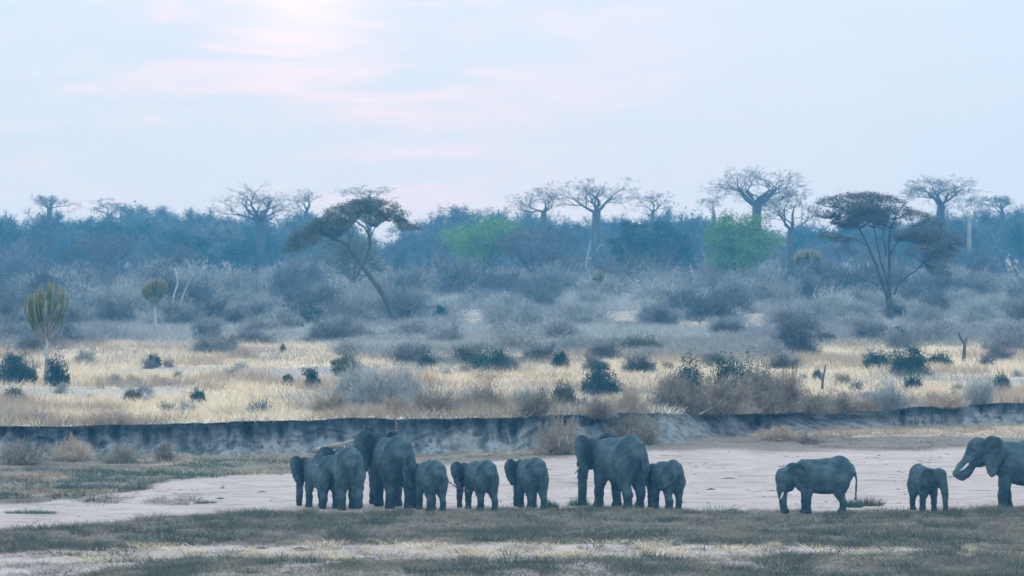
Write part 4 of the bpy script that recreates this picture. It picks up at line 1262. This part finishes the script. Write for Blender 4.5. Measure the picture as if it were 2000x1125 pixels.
for i, (px, py, wd, hp_, lab) in enumerate(((660, 1092, 60, 18, 'yellow straw heap in the grass below the lifted foot'), (1512, 1068, 34, 16, 'small straw tuft below the broadside elephant'), (1892, 1072, 26, 14, 'small straw tuft below the calf and the tusked elephant'),
                                            (1120, 1080, 50, 14, 'straw tuft straight below the large elephant'), (380, 1082, 50, 14, 'straw tuft where the bare ground begins'), (930, 1080, 60, 14, 'straw tuft below the lone striding elephant'),
                                            (480, 1084, 40, 12, 'low straw tuft between two others on the bare strip'), (820, 1084, 40, 12, 'low straw tuft below the tail-flicking elephant'), (850, 905, 30, 12, 'yellow straw clump behind the tail-flicking elephant'))):
    tuft(px, py, wd, hp_, lab, M_STRAW, 720 + i, 200, name='straw_tuft')


def straw_strip():
    """straw tufts scattered along the bare strip of the near bank"""
    rng = RG(760)
    for i in range(46):
        px = rng.uniform(150, 1950); py = rng.uniform(1066, 1094) + (6 if px > 1500 else 0)
        tuft(px, py, rng.uniform(14, 34), rng.uniform(7, 14), 'one of the small straw tufts strewn along the bare strip', M_STRAW, 770 + i, 70, 'straw tufts along the bare strip', 'straw_tuft')
    for i in range(34):
        px = rng.uniform(540, 1990)
        if 1660 < px < 1760:
            continue
        tuft(px, rng.uniform(999, 1010), rng.uniform(20, 52), rng.uniform(8, 20), 'one of the grey-green tufts edging the grass at the feet of the herd', M_GRASS_GREY, 830 + i, 110, 'tufts along the edge of the grass')


straw_strip()
# ------------------------------------------------------------------ elephants
def surface_nets(f, org, vox):
    ins = f < 0
    sh = tuple(n - 1 for n in f.shape)
    cnt = np.zeros(sh, np.int8)
    corners = [(i, j, k) for i in (0, 1) for j in (0, 1) for k in (0, 1)]
    sl_ = lambda c: tuple(slice(o, o + n) for o, n in zip(c, sh))
    for c in corners:
        cnt += ins[sl_(c)]
    act = (cnt > 0) & (cnt < 8)
    ii = np.argwhere(act)
    idx = np.full(sh, -1, np.int32); idx[act] = np.arange(len(ii))
    acc = np.zeros((len(ii), 3)); num = np.zeros(len(ii))
    val = {c: f[ii[:, 0] + c[0], ii[:, 1] + c[1], ii[:, 2] + c[2]] for c in corners}
    for a in corners:
        for ax in range(3):
            if a[ax]:
                continue
            b = tuple(1 if q == ax else a[q] for q in range(3))
            va, vb = val[a], val[b]
            m = (va < 0) != (vb < 0)
            t = va[m] / (va[m] - vb[m])
            p = np.tile(np.array(a, float), (m.sum(), 1)); p[:, ax] = t
            acc[m] += p; num[m] += 1
    v = (ii + acc / num[:, None]) * vox + org
    quads = []
    for ax in range(3):
        o1, o2 = [q for q in range(3) if q != ax]
        n = list(f.shape); n[ax] -= 1
        s0 = [slice(None)] * 3; s1 = [slice(None)] * 3
        s0[ax] = slice(0, -1); s1[ax] = slice(1, None)
        for q in (o1, o2):
            s0[q] = slice(1, -1); s1[q] = slice(1, -1)
        A, B = ins[tuple(s0)], ins[tuple(s1)]
        e = np.argwhere(A != B)
        flip = A[tuple(e.T)]
        g = e.copy(); g[:, o1] += 1; g[:, o2] += 1
        def cell(d1, d2):
            h = g.copy(); h[:, o1] += d1; h[:, o2] += d2
            return idx[tuple(h.T)]
        q = np.stack([cell(-1, -1), cell(0, -1), cell(0, 0), cell(-1, 0)], 1)
        if ax == 1:
            flip = ~flip
        q[~flip] = q[~flip][:, ::-1]
        quads.append(q)
    return v, np.vstack(quads)


class Sdf:
    def __init__(s, lo, hi, vox):
        s.vox = vox; s.org = np.array(lo, float)
        n = np.ceil((np.array(hi) - s.org) / vox).astype(int) + 1
        s.ax = [s.org[i] + np.arange(n[i]) * vox for i in range(3)]
        s.f = np.full(n, 0.5, np.float32)

    def put(s, lo, hi, fn, k):
        m = k + 3 * s.vox
        sl, g = [], []
        for i in range(3):
            a = np.searchsorted(s.ax[i], lo[i] - m); b = np.searchsorted(s.ax[i], hi[i] + m)
            if b <= a:
                return
            sl.append(slice(a, b)); g.append(s.ax[i][a:b])
        X, Y, Z = np.meshgrid(*g, indexing='ij')
        d = fn(X, Y, Z)
        o = s.f[tuple(sl)]
        h = np.clip(0.5 + 0.5 * (o - d) / k, 0, 1)
        s.f[tuple(sl)] = o * (1 - h) + d * h - k * h * (1 - h)

    def ell(s, c, r, k=0.05, M=None):
        c, r = np.array(c, float), np.array(r, float)
        e = np.full(3, r.max()) if M is not None else r
        def fn(X, Y, Z):
            x, y, z = X - c[0], Y - c[1], Z - c[2]
            if M is not None:
                x, y, z = (M[0, 0] * x + M[1, 0] * y + M[2, 0] * z, M[0, 1] * x + M[1, 1] * y + M[2, 1] * z, M[0, 2] * x + M[1, 2] * y + M[2, 2] * z)
            k0 = np.sqrt((x / r[0]) ** 2 + (y / r[1]) ** 2 + (z / r[2]) ** 2)
            k1 = np.sqrt((x / r[0] ** 2) ** 2 + (y / r[1] ** 2) ** 2 + (z / r[2] ** 2) ** 2) + 1e-6
            return k0 * (k0 - 1) / k1
        s.put(c - e, c + e, fn, k)

    def cone(s, a, b, ra, rb, k=0.04):
        a, b = np.array(a, float), np.array(b, float)
        ab = b - a; l2 = ab @ ab + 1e-9
        def fn(X, Y, Z):
            t = np.clip(((X - a[0]) * ab[0] + (Y - a[1]) * ab[1] + (Z - a[2]) * ab[2]) / l2, 0, 1)
            return np.sqrt((X - a[0] - t * ab[0]) ** 2 + (Y - a[1] - t * ab[1]) ** 2 + (Z - a[2] - t * ab[2]) ** 2) - (ra + (rb - ra) * t)
        rm = max(ra, rb)
        s.put(np.minimum(a, b) - rm, np.maximum(a, b) + rm, fn, k)

    def chain(s, pts, rad, k=0.03):
        for i in range(len(pts) - 1):
            s.cone(pts[i], pts[i + 1], rad[i], rad[i + 1], k)

    def flap(s, o, u, v, poly, th, curl, k=0.02):
        """a thin ear: outline poly in the plane (u out, v up) through o"""
        o, u, v = (np.array(q, float) for q in (o, u, v)); wv = np.cross(u, v)
        P = np.array(poly, float)
        cor = o + P[:, :1] * u + P[:, 1:] * v
        curl_off = curl * (P[:, 0] ** 2).max()
        def fn(X, Y, Z):
            x, y, z = X - o[0], Y - o[1], Z - o[2]
            U = x * u[0] + y * u[1] + z * u[2]; V = x * v[0] + y * v[1] + z * v[2]; Wd = x * wv[0] + y * wv[1] + z * wv[2]
            Wd = Wd - curl * U * np.abs(U) - 0.25 * curl * (V * V) - 0.008 * np.sin(U * 38 + V * 9)
            d2 = np.full(U.shape, 1e9); sgn = np.ones(U.shape)
            n = len(P)
            for i in range(n):
                a, b = P[i], P[i - 1]
                e = b - a; px, py = U - a[0], V - a[1]
                t = np.clip((px * e[0] + py * e[1]) / (e @ e), 0, 1)
                d2 = np.minimum(d2, (px - t * e[0]) ** 2 + (py - t * e[1]) ** 2)
                c1, c2, c3 = V >= a[1], V < b[1], e[0] * py > e[1] * px
                sgn = np.where((c1 & c2 & c3) | (~c1 & ~c2 & ~c3), -sgn, sgn)
            d = sgn * np.sqrt(d2)
            thk = th * (1.0 - 0.45 * np.clip(U / 0.3, 0, 1))
            qx, qy = d + 0.012, np.abs(Wd) - thk + 0.006
            return np.minimum(np.maximum(qx, qy), 0) + np.sqrt(np.maximum(qx, 0) ** 2 + np.maximum(qy, 0) ** 2) - 0.012
        s.put(cor.min(0) - abs(curl_off) - 0.05, cor.max(0) + abs(curl_off) + 0.05, fn, k)


def rot(axis, deg):
    return np.array(Matrix.Rotation(R(deg), 3, axis))


EAR = [(-0.03, .13), (.03, .19), (.11, .225), (.20, .215), (.275, .165), (.305, .08), (.295, -.02), (.255, -.12), (.205, -.205), (.155, -.27), (.12, -.285), (.085, -.24), (.05, -.16), (.0, -.10), (-.03, -.06)]


def build_elephant(name, label, foot_px, foot_py, hgt, heading, head=dict(yaw=0, pitch=0, drop=0, size=1.0), trunk=(10, 6, 4, 2, 0, -4, -8, -12), trunk_len=0.74,
                   ears=(25, 25), ear_size=1.0, legs=None, tail=(0, 0), tail_shape=None, tusk=0.0, body=1.0, girth=1.0, Y=None, trunk_w=1.0, head_dark=0.0):
    """unit elephant (back 1 high, facing +x) from blended muscles, then scaled and turned.
    legs: forward shift of (front left, front right, hind left, hind right) feet; a pair (shift, lift) lifts one."""
    legs = legs or (0, 0, 0, 0)
    s = Sdf((-0.95, -0.75, -0.03), (1.35, 0.75, 1.16), 0.0125)
    B = lambda x, y, z: (x * body, y * girth, z)
    hs = head.get('size', 1.0)
    # trunk of the body
    s.ell(B(-.29, 0, .715), (.235 * body, .205 * girth, .265), .06)
    s.ell(B(-.04, 0, .625), (.36 * body, .235 * girth, .275), .08)
    s.ell(B(.22, 0, .665), (.22 * body, .185 * girth, .25), .08)
    s.cone(B(-.30, 0, .90), B(-.44, 0, .74), .075, .09, .08)           # sacrum sloping to the tail
    s.chain([B(-.30, 0, .90), B(-.05, 0, .855), B(.15, 0, .825), B(.30, 0, .83)], [.085, .09, .09, .10], .07)
    for q in (-1, 1):
        s.ell(B(-.27, q * .13, .80), (.11, .06, .12), .06)             # hip
        s.ell(B(.25, q * .125, .66), (.12, .075, .20), .06)            # shoulder blade
        s.ell(B(-.31, q * .125, .56), (.155, .10, .22), .06)           # thigh
    s.ell(B(-.06, 0, .47), (.30 * body, .17 * girth, .13), .08)        # sagging belly
    # legs
    for i, (fx, q) in enumerate(((.25, 1), (.25, -1), (-.32, 1), (-.32, -1))):
        sh = legs[i]
        sh, lift = sh if isinstance(sh, tuple) else (sh, 0.0)
        yy = q * .125 * girth
        if i < 2:
            p = [B(fx, 0, .56), B(fx + sh * .25, 0, .38), B(fx + .012 + sh * .7 + lift * .3, 0, .20 + lift * .7), B(fx + sh, 0, .045 + lift)]
            r = [.112, .084, .062, .068]
        else:
            p = [B(fx, 0, .56), B(fx + .045 + sh * .35 + lift * .3, 0, .36), B(fx - .022 + sh * .75 - lift * .2, 0, .185 + lift * .8), B(fx + sh - lift * .5, 0, .045 + lift)]
            r = [.132, .092, .061, .066]
        p = [np.array((a[0], yy * (1.0 if n else .95), a[2])) for n, a in enumerate(p)]
        s.chain(p, r, .045)
        s.ell(p[3] + np.array((.018, 0, -.012)), (.078, .070, .040), .025)   # foot pad
    # head
    nb = np.array(B(.43, 0, .745 + head.get('drop', 0)))
    M = rot('Z', head.get('yaw', 0)) @ rot('Y', head.get('pitch', 0))
    hp = lambda x, y, z: nb + M @ (np.array((x, y, z)) * hs)
    s.cone(B(.26, 0, .70), hp(.09, 0, .01), .19, .135 * hs, .07)
    s.cone(B(.30, 0, .80), hp(.10, 0, .09), .11, .09 * hs, .07)
    s.ell(hp(.165, 0, .065), np.array((.135, .112, .145)) * hs, .05, M)
    s.ell(hp(.215, 0, .10), np.array((.085, .085, .095)) * hs, .05, M)     # brow
    s.ell(hp(.16, 0, -.105), np.array((.105, .075, .085)) * hs, .05, M)    # jaw
    s.cone(hp(.15, 0, -.13), hp(.225, 0, -.165), .055 * hs, .03 * hs, .03)  # lower lip
    s.cone(hp(.235, 0, .05), hp(.285, 0, -.10), .095 * hs, .083 * hs, .05)
    for q in (-1, 1):
        s.ell(hp(.185, q * .085, .01), np.array((.07, .045, .08)) * hs, .03, M)   # cheek
        s.cone(hp(.225, q * .055, -.03), hp(.275, q * .062, -.13), .055 * hs, .04 * hs, .03)
    # trunk: angles from straight down, forward positive
    d = rot('Z', head.get('yaw', 0))
    p = hp(.285, 0, -.10); pts = [p]; n = len(trunk); seg = trunk_len * hs / n
    for a in trunk:
        pts.append(pts[-1] + d @ np.array((math.sin(R(a)), 0, -math.cos(R(a)))) * seg)
    pts = [np.array((q[0], q[1], max(q[2], .035))) for q in pts]
    rad = [hs * (.084 + (.034 * trunk_w ** 2 - .084) * (i / n) ** (.75 * trunk_w)) for i in range(n + 1)]
    s.chain(pts, rad, .03)
    # ears
    for q, sp in ((1, ears[0]), (-1, ears[1])):
        o = hp(.105, q * .105, .005)
        u = M @ np.array((-math.cos(R(sp)), q * math.sin(R(sp)), 0.0))
        v = M @ np.array((0.10, 0, 1.0)); v -= u * (u @ v); v /= np.linalg.norm(v)
        poly = [(a * hs * ear_size, b * hs * ear_size) for a, b in EAR]
        s.flap(o, u, v, poly, .020, (-1 if q > 0 else 1) * .25)
    # tail
    tp = tail_shape or [(-.485, 0, .80), (-.545, 0, .70), (-.565, 0, .56), (-.56, 0, .42), (-.555, 0, .31), (-.55, 0, .25)]
    tp = [np.array(B(*q)) for q in tp]
    for i in range(len(tp)):
        tp[i] = tp[i] + np.array((tail[0], tail[1], 0)) * (i / 5.0) ** 1.5
    s.chain(tp, [.036, .026, .020, .017, .016, .026][:len(tp)], .018)
    # flat soles
    Z = s.ax[2]
    s.f = np.maximum(s.f, (-Z)[None, None, :].astype(np.float32))
    # light hollows and folds in the hide
    v, q = surface_nets(s.f, s.org, s.vox)
    for _ in range(1):
        v2 = np.zeros_like(v); c = np.zeros(len(v))
        for a in range(4):
            np.add.at(v2, q[:, a], v[q[:, (a + 1) % 4]]); np.add.at(c, q[:, a], 1)
            np.add.at(v2, q[:, a], v[q[:, a - 1]]); np.add.at(c, q[:, a], 1)
        v = 0.5 * v + 0.5 * v2 / c[:, None]
    # folds and hollows of the hide, along the surface normal
    fn = np.cross(v[q[:, 2]] - v[q[:, 0]], v[q[:, 3]] - v[q[:, 1]])
    vn = np.zeros_like(v)
    for a in range(4):
        np.add.at(vn, q[:, a], fn)
    vn /= np.linalg.norm(vn, axis=1)[:, None] + 1e-12
    sd = int(foot_px)
    fold = fbm(v[:, 0] * 9 + v[:, 1] * 5, v[:, 2] * 5 + v[:, 1] * 7, sd, 3) - 0.5
    crease = 1 - np.abs(fbm(v[:, 0] * 7 + v[:, 2] * 2.5, v[:, 1] * 7 + v[:, 2] * 9, sd + 5, 3) - 0.5) * 6
    v = v + vn * (fold * 0.020 - np.clip(crease, 0, 1) * 0.010)[:, None] * sstep(0.01, 0.08, v[:, 2])[:, None]
    Yd = Y or F * H / (foot_py - HY)
    loc = ((foot_px - 1000) / F * Yd, Yd, bed_z((foot_px - 1000) / F * Yd, Yd))
    root = link('elephant', None, loc, R(heading), hgt)
    tag(root, label, 'elephant', 'elephants of the herd')
    body_me = mesh_np('body', v, q, M_HIDE, True)
    link('body', body_me, parent=root)
    hc = hp(.14, 0, 0.0)                                  # head, ears and lower legs coloured darker than the body
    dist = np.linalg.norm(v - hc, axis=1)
    a = body_me.attributes.new('dark_mask', 'FLOAT', 'POINT')
    a.data.foreach_set('value', np.maximum(head_dark * (1 - sstep(.25, .37, dist)), 0.7 * (1 - sstep(.05, .38, v[:, 2]))).astype(np.float32))
    if tusk:
        for qd in (-1, 1):
            b = MB()
            t0 = hp(.262, qd * .066, -.10); t1 = hp(.300, qd * .080, -.10 - .10 * tusk); t2 = hp(.300 + .075 * tusk, qd * .085, -.10 - .20 * tusk)
            t3 = hp(.300 + .15 * tusk, qd * .078, -.10 - .25 * tusk)
            b.tube([t0, t1, t2, t3], np.array([.020, .0185, .015, .006]) * hs, 8)
            link('tusk', b.mesh('tusk', M_IVORY, True), parent=root)
    for qd in (-1, 1):
        b = MB()
        c = hp(.232, qd * .108, .035)
        th = np.linspace(0, np.pi, 6)
        b.tube([c + M @ np.array((0, 0, 1.0)) * .013 * hs * math.cos(a) for a in th], .013 * hs * np.sin(th) + .0008, 8)
        link('eye', b.mesh('eye', M_EYE, True), parent=root)
    return root


def make_hide():
    m, t, b = mat_base('elephant_hide', 0.82, 0.25)
    tc = N(t, 'ShaderNodeTexCoord')
    n1 = N(t, 'ShaderNodeTexNoise'); n1.inputs['Scale'].default_value = 5; n1.inputs['Detail'].default_value = 5
    t.links.new(tc.outputs['Object'], n1.inputs[0])
    c = mix_col(t, ramp(t, n1.outputs[0], [(0.35, 0.0), (0.68, 1.0)]), HIDE_1, HIDE_2)
    # dust thrown over the back and flanks
    n2 = N(t, 'ShaderNodeTexNoise'); n2.inputs['Scale'].default_value = 5; n2.inputs['Detail'].default_value = 8; n2.inputs['Roughness'].default_value = 0.7
    t.links.new(tc.outputs['Object'], n2.inputs[0])
    c = mix_col(t, ramp(t, n2.outputs[0], [(0.42, 0.0), (0.76, 0.6)]), c, HIDE_DUST)
    dark_mask = math_node(t, 'MULTIPLY', attr(t, 'dark_mask'), ramp(t, n1.outputs[0], [(0.3, 0.65), (0.6, 1.0)]))
    c = mix_col(t, dark_mask, c, HIDE_DARK)
    oi = N(t, 'ShaderNodeObjectInfo')
    hs = N(t, 'ShaderNodeHueSaturation'); t.links.new(c, hs.inputs['Color'])
    v = math_node(t, 'MULTIPLY_ADD', oi.outputs['Random'], 0.24); t.nodes[-1].inputs[2].default_value = 0.88
    t.links.new(v, hs.inputs['Value'])
    t.links.new(hs.outputs[0], b.inputs['Base Color'])
    # wrinkles: folds that run down and round the limbs, crossed by fine cracks
    mp = N(t, 'ShaderNodeMapping'); mp.inputs['Scale'].default_value = (9, 9, 30)
    t.links.new(tc.outputs['Object'], mp.inputs[0])
    wv = N(t, 'ShaderNodeTexNoise'); wv.inputs['Scale'].default_value = 1.6; wv.inputs['Detail'].default_value = 4; wv.inputs['Distortion'].default_value = 1.2
    L(t, mp, wv)
    vo = N(t, 'ShaderNodeTexVoronoi'); vo.feature = 'DISTANCE_TO_EDGE'; vo.inputs['Scale'].default_value = 22
    t.links.new(tc.outputs['Object'], vo.inputs[0])
    hgt = math_node(t, 'ADD', wv.outputs[0], math_node(t, 'MULTIPLY', math_node(t, 'MINIMUM', vo.outputs[0], 0.12), 3.0))
    bp = N(t, 'ShaderNodeBump'); bp.inputs['Strength'].default_value = 0.5; bp.inputs['Distance'].default_value = 0.035
    t.links.new(hgt, bp.inputs['Height']); t.links.new(bp.outputs[0], b.inputs['Normal'])
    return m


HIDE_1, HIDE_2, HIDE_DUST, HIDE_DARK = (0.028, 0.046, 0.052), (0.060, 0.086, 0.092), (0.135, 0.168, 0.168), (0.003, 0.008, 0.012)
M_HIDE = make_hide()
M_IVORY = mat_var('ivory', (0.62, 0.60, 0.52), (0.72, 0.70, 0.64), 6, 0.05, 0.45)
M_EYE = mat_var('elephant_eye', (0.012, 0.010, 0.008), (0.02, 0.015, 0.012), 6, 0.05, 0.2, spec=0.5)

HANG = (8, 6, 4, 2, 1, 0, -1, -2)
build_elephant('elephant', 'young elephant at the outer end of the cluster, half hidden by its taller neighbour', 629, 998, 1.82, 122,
               dict(yaw=10, pitch=4, drop=-.03, size=1.08), HANG, .74, (84, 8), 1.05, (.02, -.03, .06, -.10), (0, -.02), tusk=.5, Y=151.3, head_dark=.95)
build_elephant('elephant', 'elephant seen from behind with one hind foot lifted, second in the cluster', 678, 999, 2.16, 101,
               dict(yaw=10, pitch=4, drop=-.02, size=1.0), HANG, .76, (82, 8), 1.12, (.03, -.02, .05, (-.06, .05)), (0, 0), body=.95, Y=150.4, head_dark=.95)
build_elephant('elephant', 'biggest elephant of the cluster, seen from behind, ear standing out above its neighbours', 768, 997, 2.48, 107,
               dict(yaw=14, pitch=0, drop=.03, size=1.08), HANG, .76, (82, 8), 1.1, (.04, -.03, .03, -.03), (0, -.02), tusk=.8, Y=151.6, head_dark=.95)
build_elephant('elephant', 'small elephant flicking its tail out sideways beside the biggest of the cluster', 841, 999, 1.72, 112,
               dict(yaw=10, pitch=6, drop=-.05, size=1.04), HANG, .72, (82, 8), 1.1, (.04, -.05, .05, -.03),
               tail_shape=[(-.485, 0, .80), (-.56, -.08, .66), (-.60, -.19, .56), (-.61, -.33, .47), (-.60, -.47, .40), (-.59, -.56, .38)], body=.96, Y=150.0, head_dark=.95)
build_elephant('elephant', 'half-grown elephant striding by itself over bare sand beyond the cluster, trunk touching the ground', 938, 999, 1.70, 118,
               dict(yaw=12, pitch=4, drop=-.05, size=1.1), HANG, .72, (84, 8), 1.02, (.03, -.05, .10, -.07), (0, .0), body=.98, Y=150.3, head_dark=.95)
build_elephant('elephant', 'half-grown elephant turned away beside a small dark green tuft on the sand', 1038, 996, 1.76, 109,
               dict(yaw=10, pitch=4, drop=-.04, size=1.05), HANG, .76, (82, 8), 1.0, (.03, -.02, .05, -.05), (0, .01), body=.96, Y=150.9, head_dark=.95)
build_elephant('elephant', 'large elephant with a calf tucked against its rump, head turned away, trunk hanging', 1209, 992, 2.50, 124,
               dict(yaw=14, pitch=4, drop=-.03, size=1.1), HANG, .70, (82, 8), 1.14, (.05, -.03, -.07, .02), (0, -.03), tusk=.5, body=1.0, Y=151.2, head_dark=.8)
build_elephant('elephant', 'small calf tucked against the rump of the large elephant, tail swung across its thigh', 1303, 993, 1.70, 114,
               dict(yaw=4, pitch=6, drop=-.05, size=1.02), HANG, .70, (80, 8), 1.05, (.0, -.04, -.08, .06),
               tail_shape=[(-.485, 0, .80), (-.53, .05, .66), (-.52, .13, .56), (-.46, .20, .50), (-.38, .245, .45), (-.32, .26, .42)], body=.96, Y=150.4, head_dark=.95)
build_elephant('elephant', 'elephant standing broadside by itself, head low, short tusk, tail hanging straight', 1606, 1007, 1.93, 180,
               dict(yaw=6, pitch=20, drop=-.11, size=1.08), (-4, -4, -4, -8, -12, -16, -14, -6), .56, (34, 34), 1.0, (.0, .03, .0, -.02), (0, 0), tusk=.55, body=1.04, Y=148.0, head_dark=.15)
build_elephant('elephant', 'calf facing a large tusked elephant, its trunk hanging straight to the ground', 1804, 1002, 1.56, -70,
               dict(yaw=34, pitch=6, drop=-.01, size=1.08), (14, 8, 5, 3, 2, 0, 0, -1), .70, (52, 46), .85, (.02, -.03, -.02, .02), (0, 0), body=.92, Y=149.6, head_dark=.2)
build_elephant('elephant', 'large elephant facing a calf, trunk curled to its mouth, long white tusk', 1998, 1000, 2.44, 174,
               dict(yaw=2, pitch=-6, drop=.02, size=1.05), (40, 42, 44, 30, -60, -120, -135, -145), .46, (40, 36), 1.08, (.02, -.05, .0, -.03), (0, 0), tusk=.62, Y=150.2, trunk_w=1.3, head_dark=.15)
# ------------------------------------------------------------------ the air
def build_haze():
    v = np.array([(x, y, z) for x in (-430, 430) for y in (-40, 1330) for z in (-1.6, HAZE_TOP)], float)
    f = np.array([(0, 1, 3, 2), (4, 6, 7, 5), (0, 4, 5, 1), (2, 3, 7, 6), (0, 2, 6, 4), (1, 5, 7, 3)])
    m = bpy.data.materials.new('haze'); m.use_nodes = True
    t = m.node_tree
    for n in list(t.nodes):
        t.nodes.remove(n)
    out = N(t, 'ShaderNodeOutputMaterial'); pv = N(t, 'ShaderNodeVolumePrincipled')
    pv.inputs['Color'].default_value = HAZE_COL + (1,)
    pv.inputs['Density'].default_value = HAZE_DENSITY
    pv.inputs['Anisotropy'].default_value = 0.0
    pv.inputs['Absorption Color'].default_value = (1, 1, 1, 1)
    t.links.new(pv.outputs[0], out.inputs['Volume'])
    o = link('haze', mesh_np('haze', v, f, m))
    tag(o, 'blue haze over the far woodland', None, None, 'stuff')


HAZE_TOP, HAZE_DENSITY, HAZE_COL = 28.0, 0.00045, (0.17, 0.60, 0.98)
build_haze()
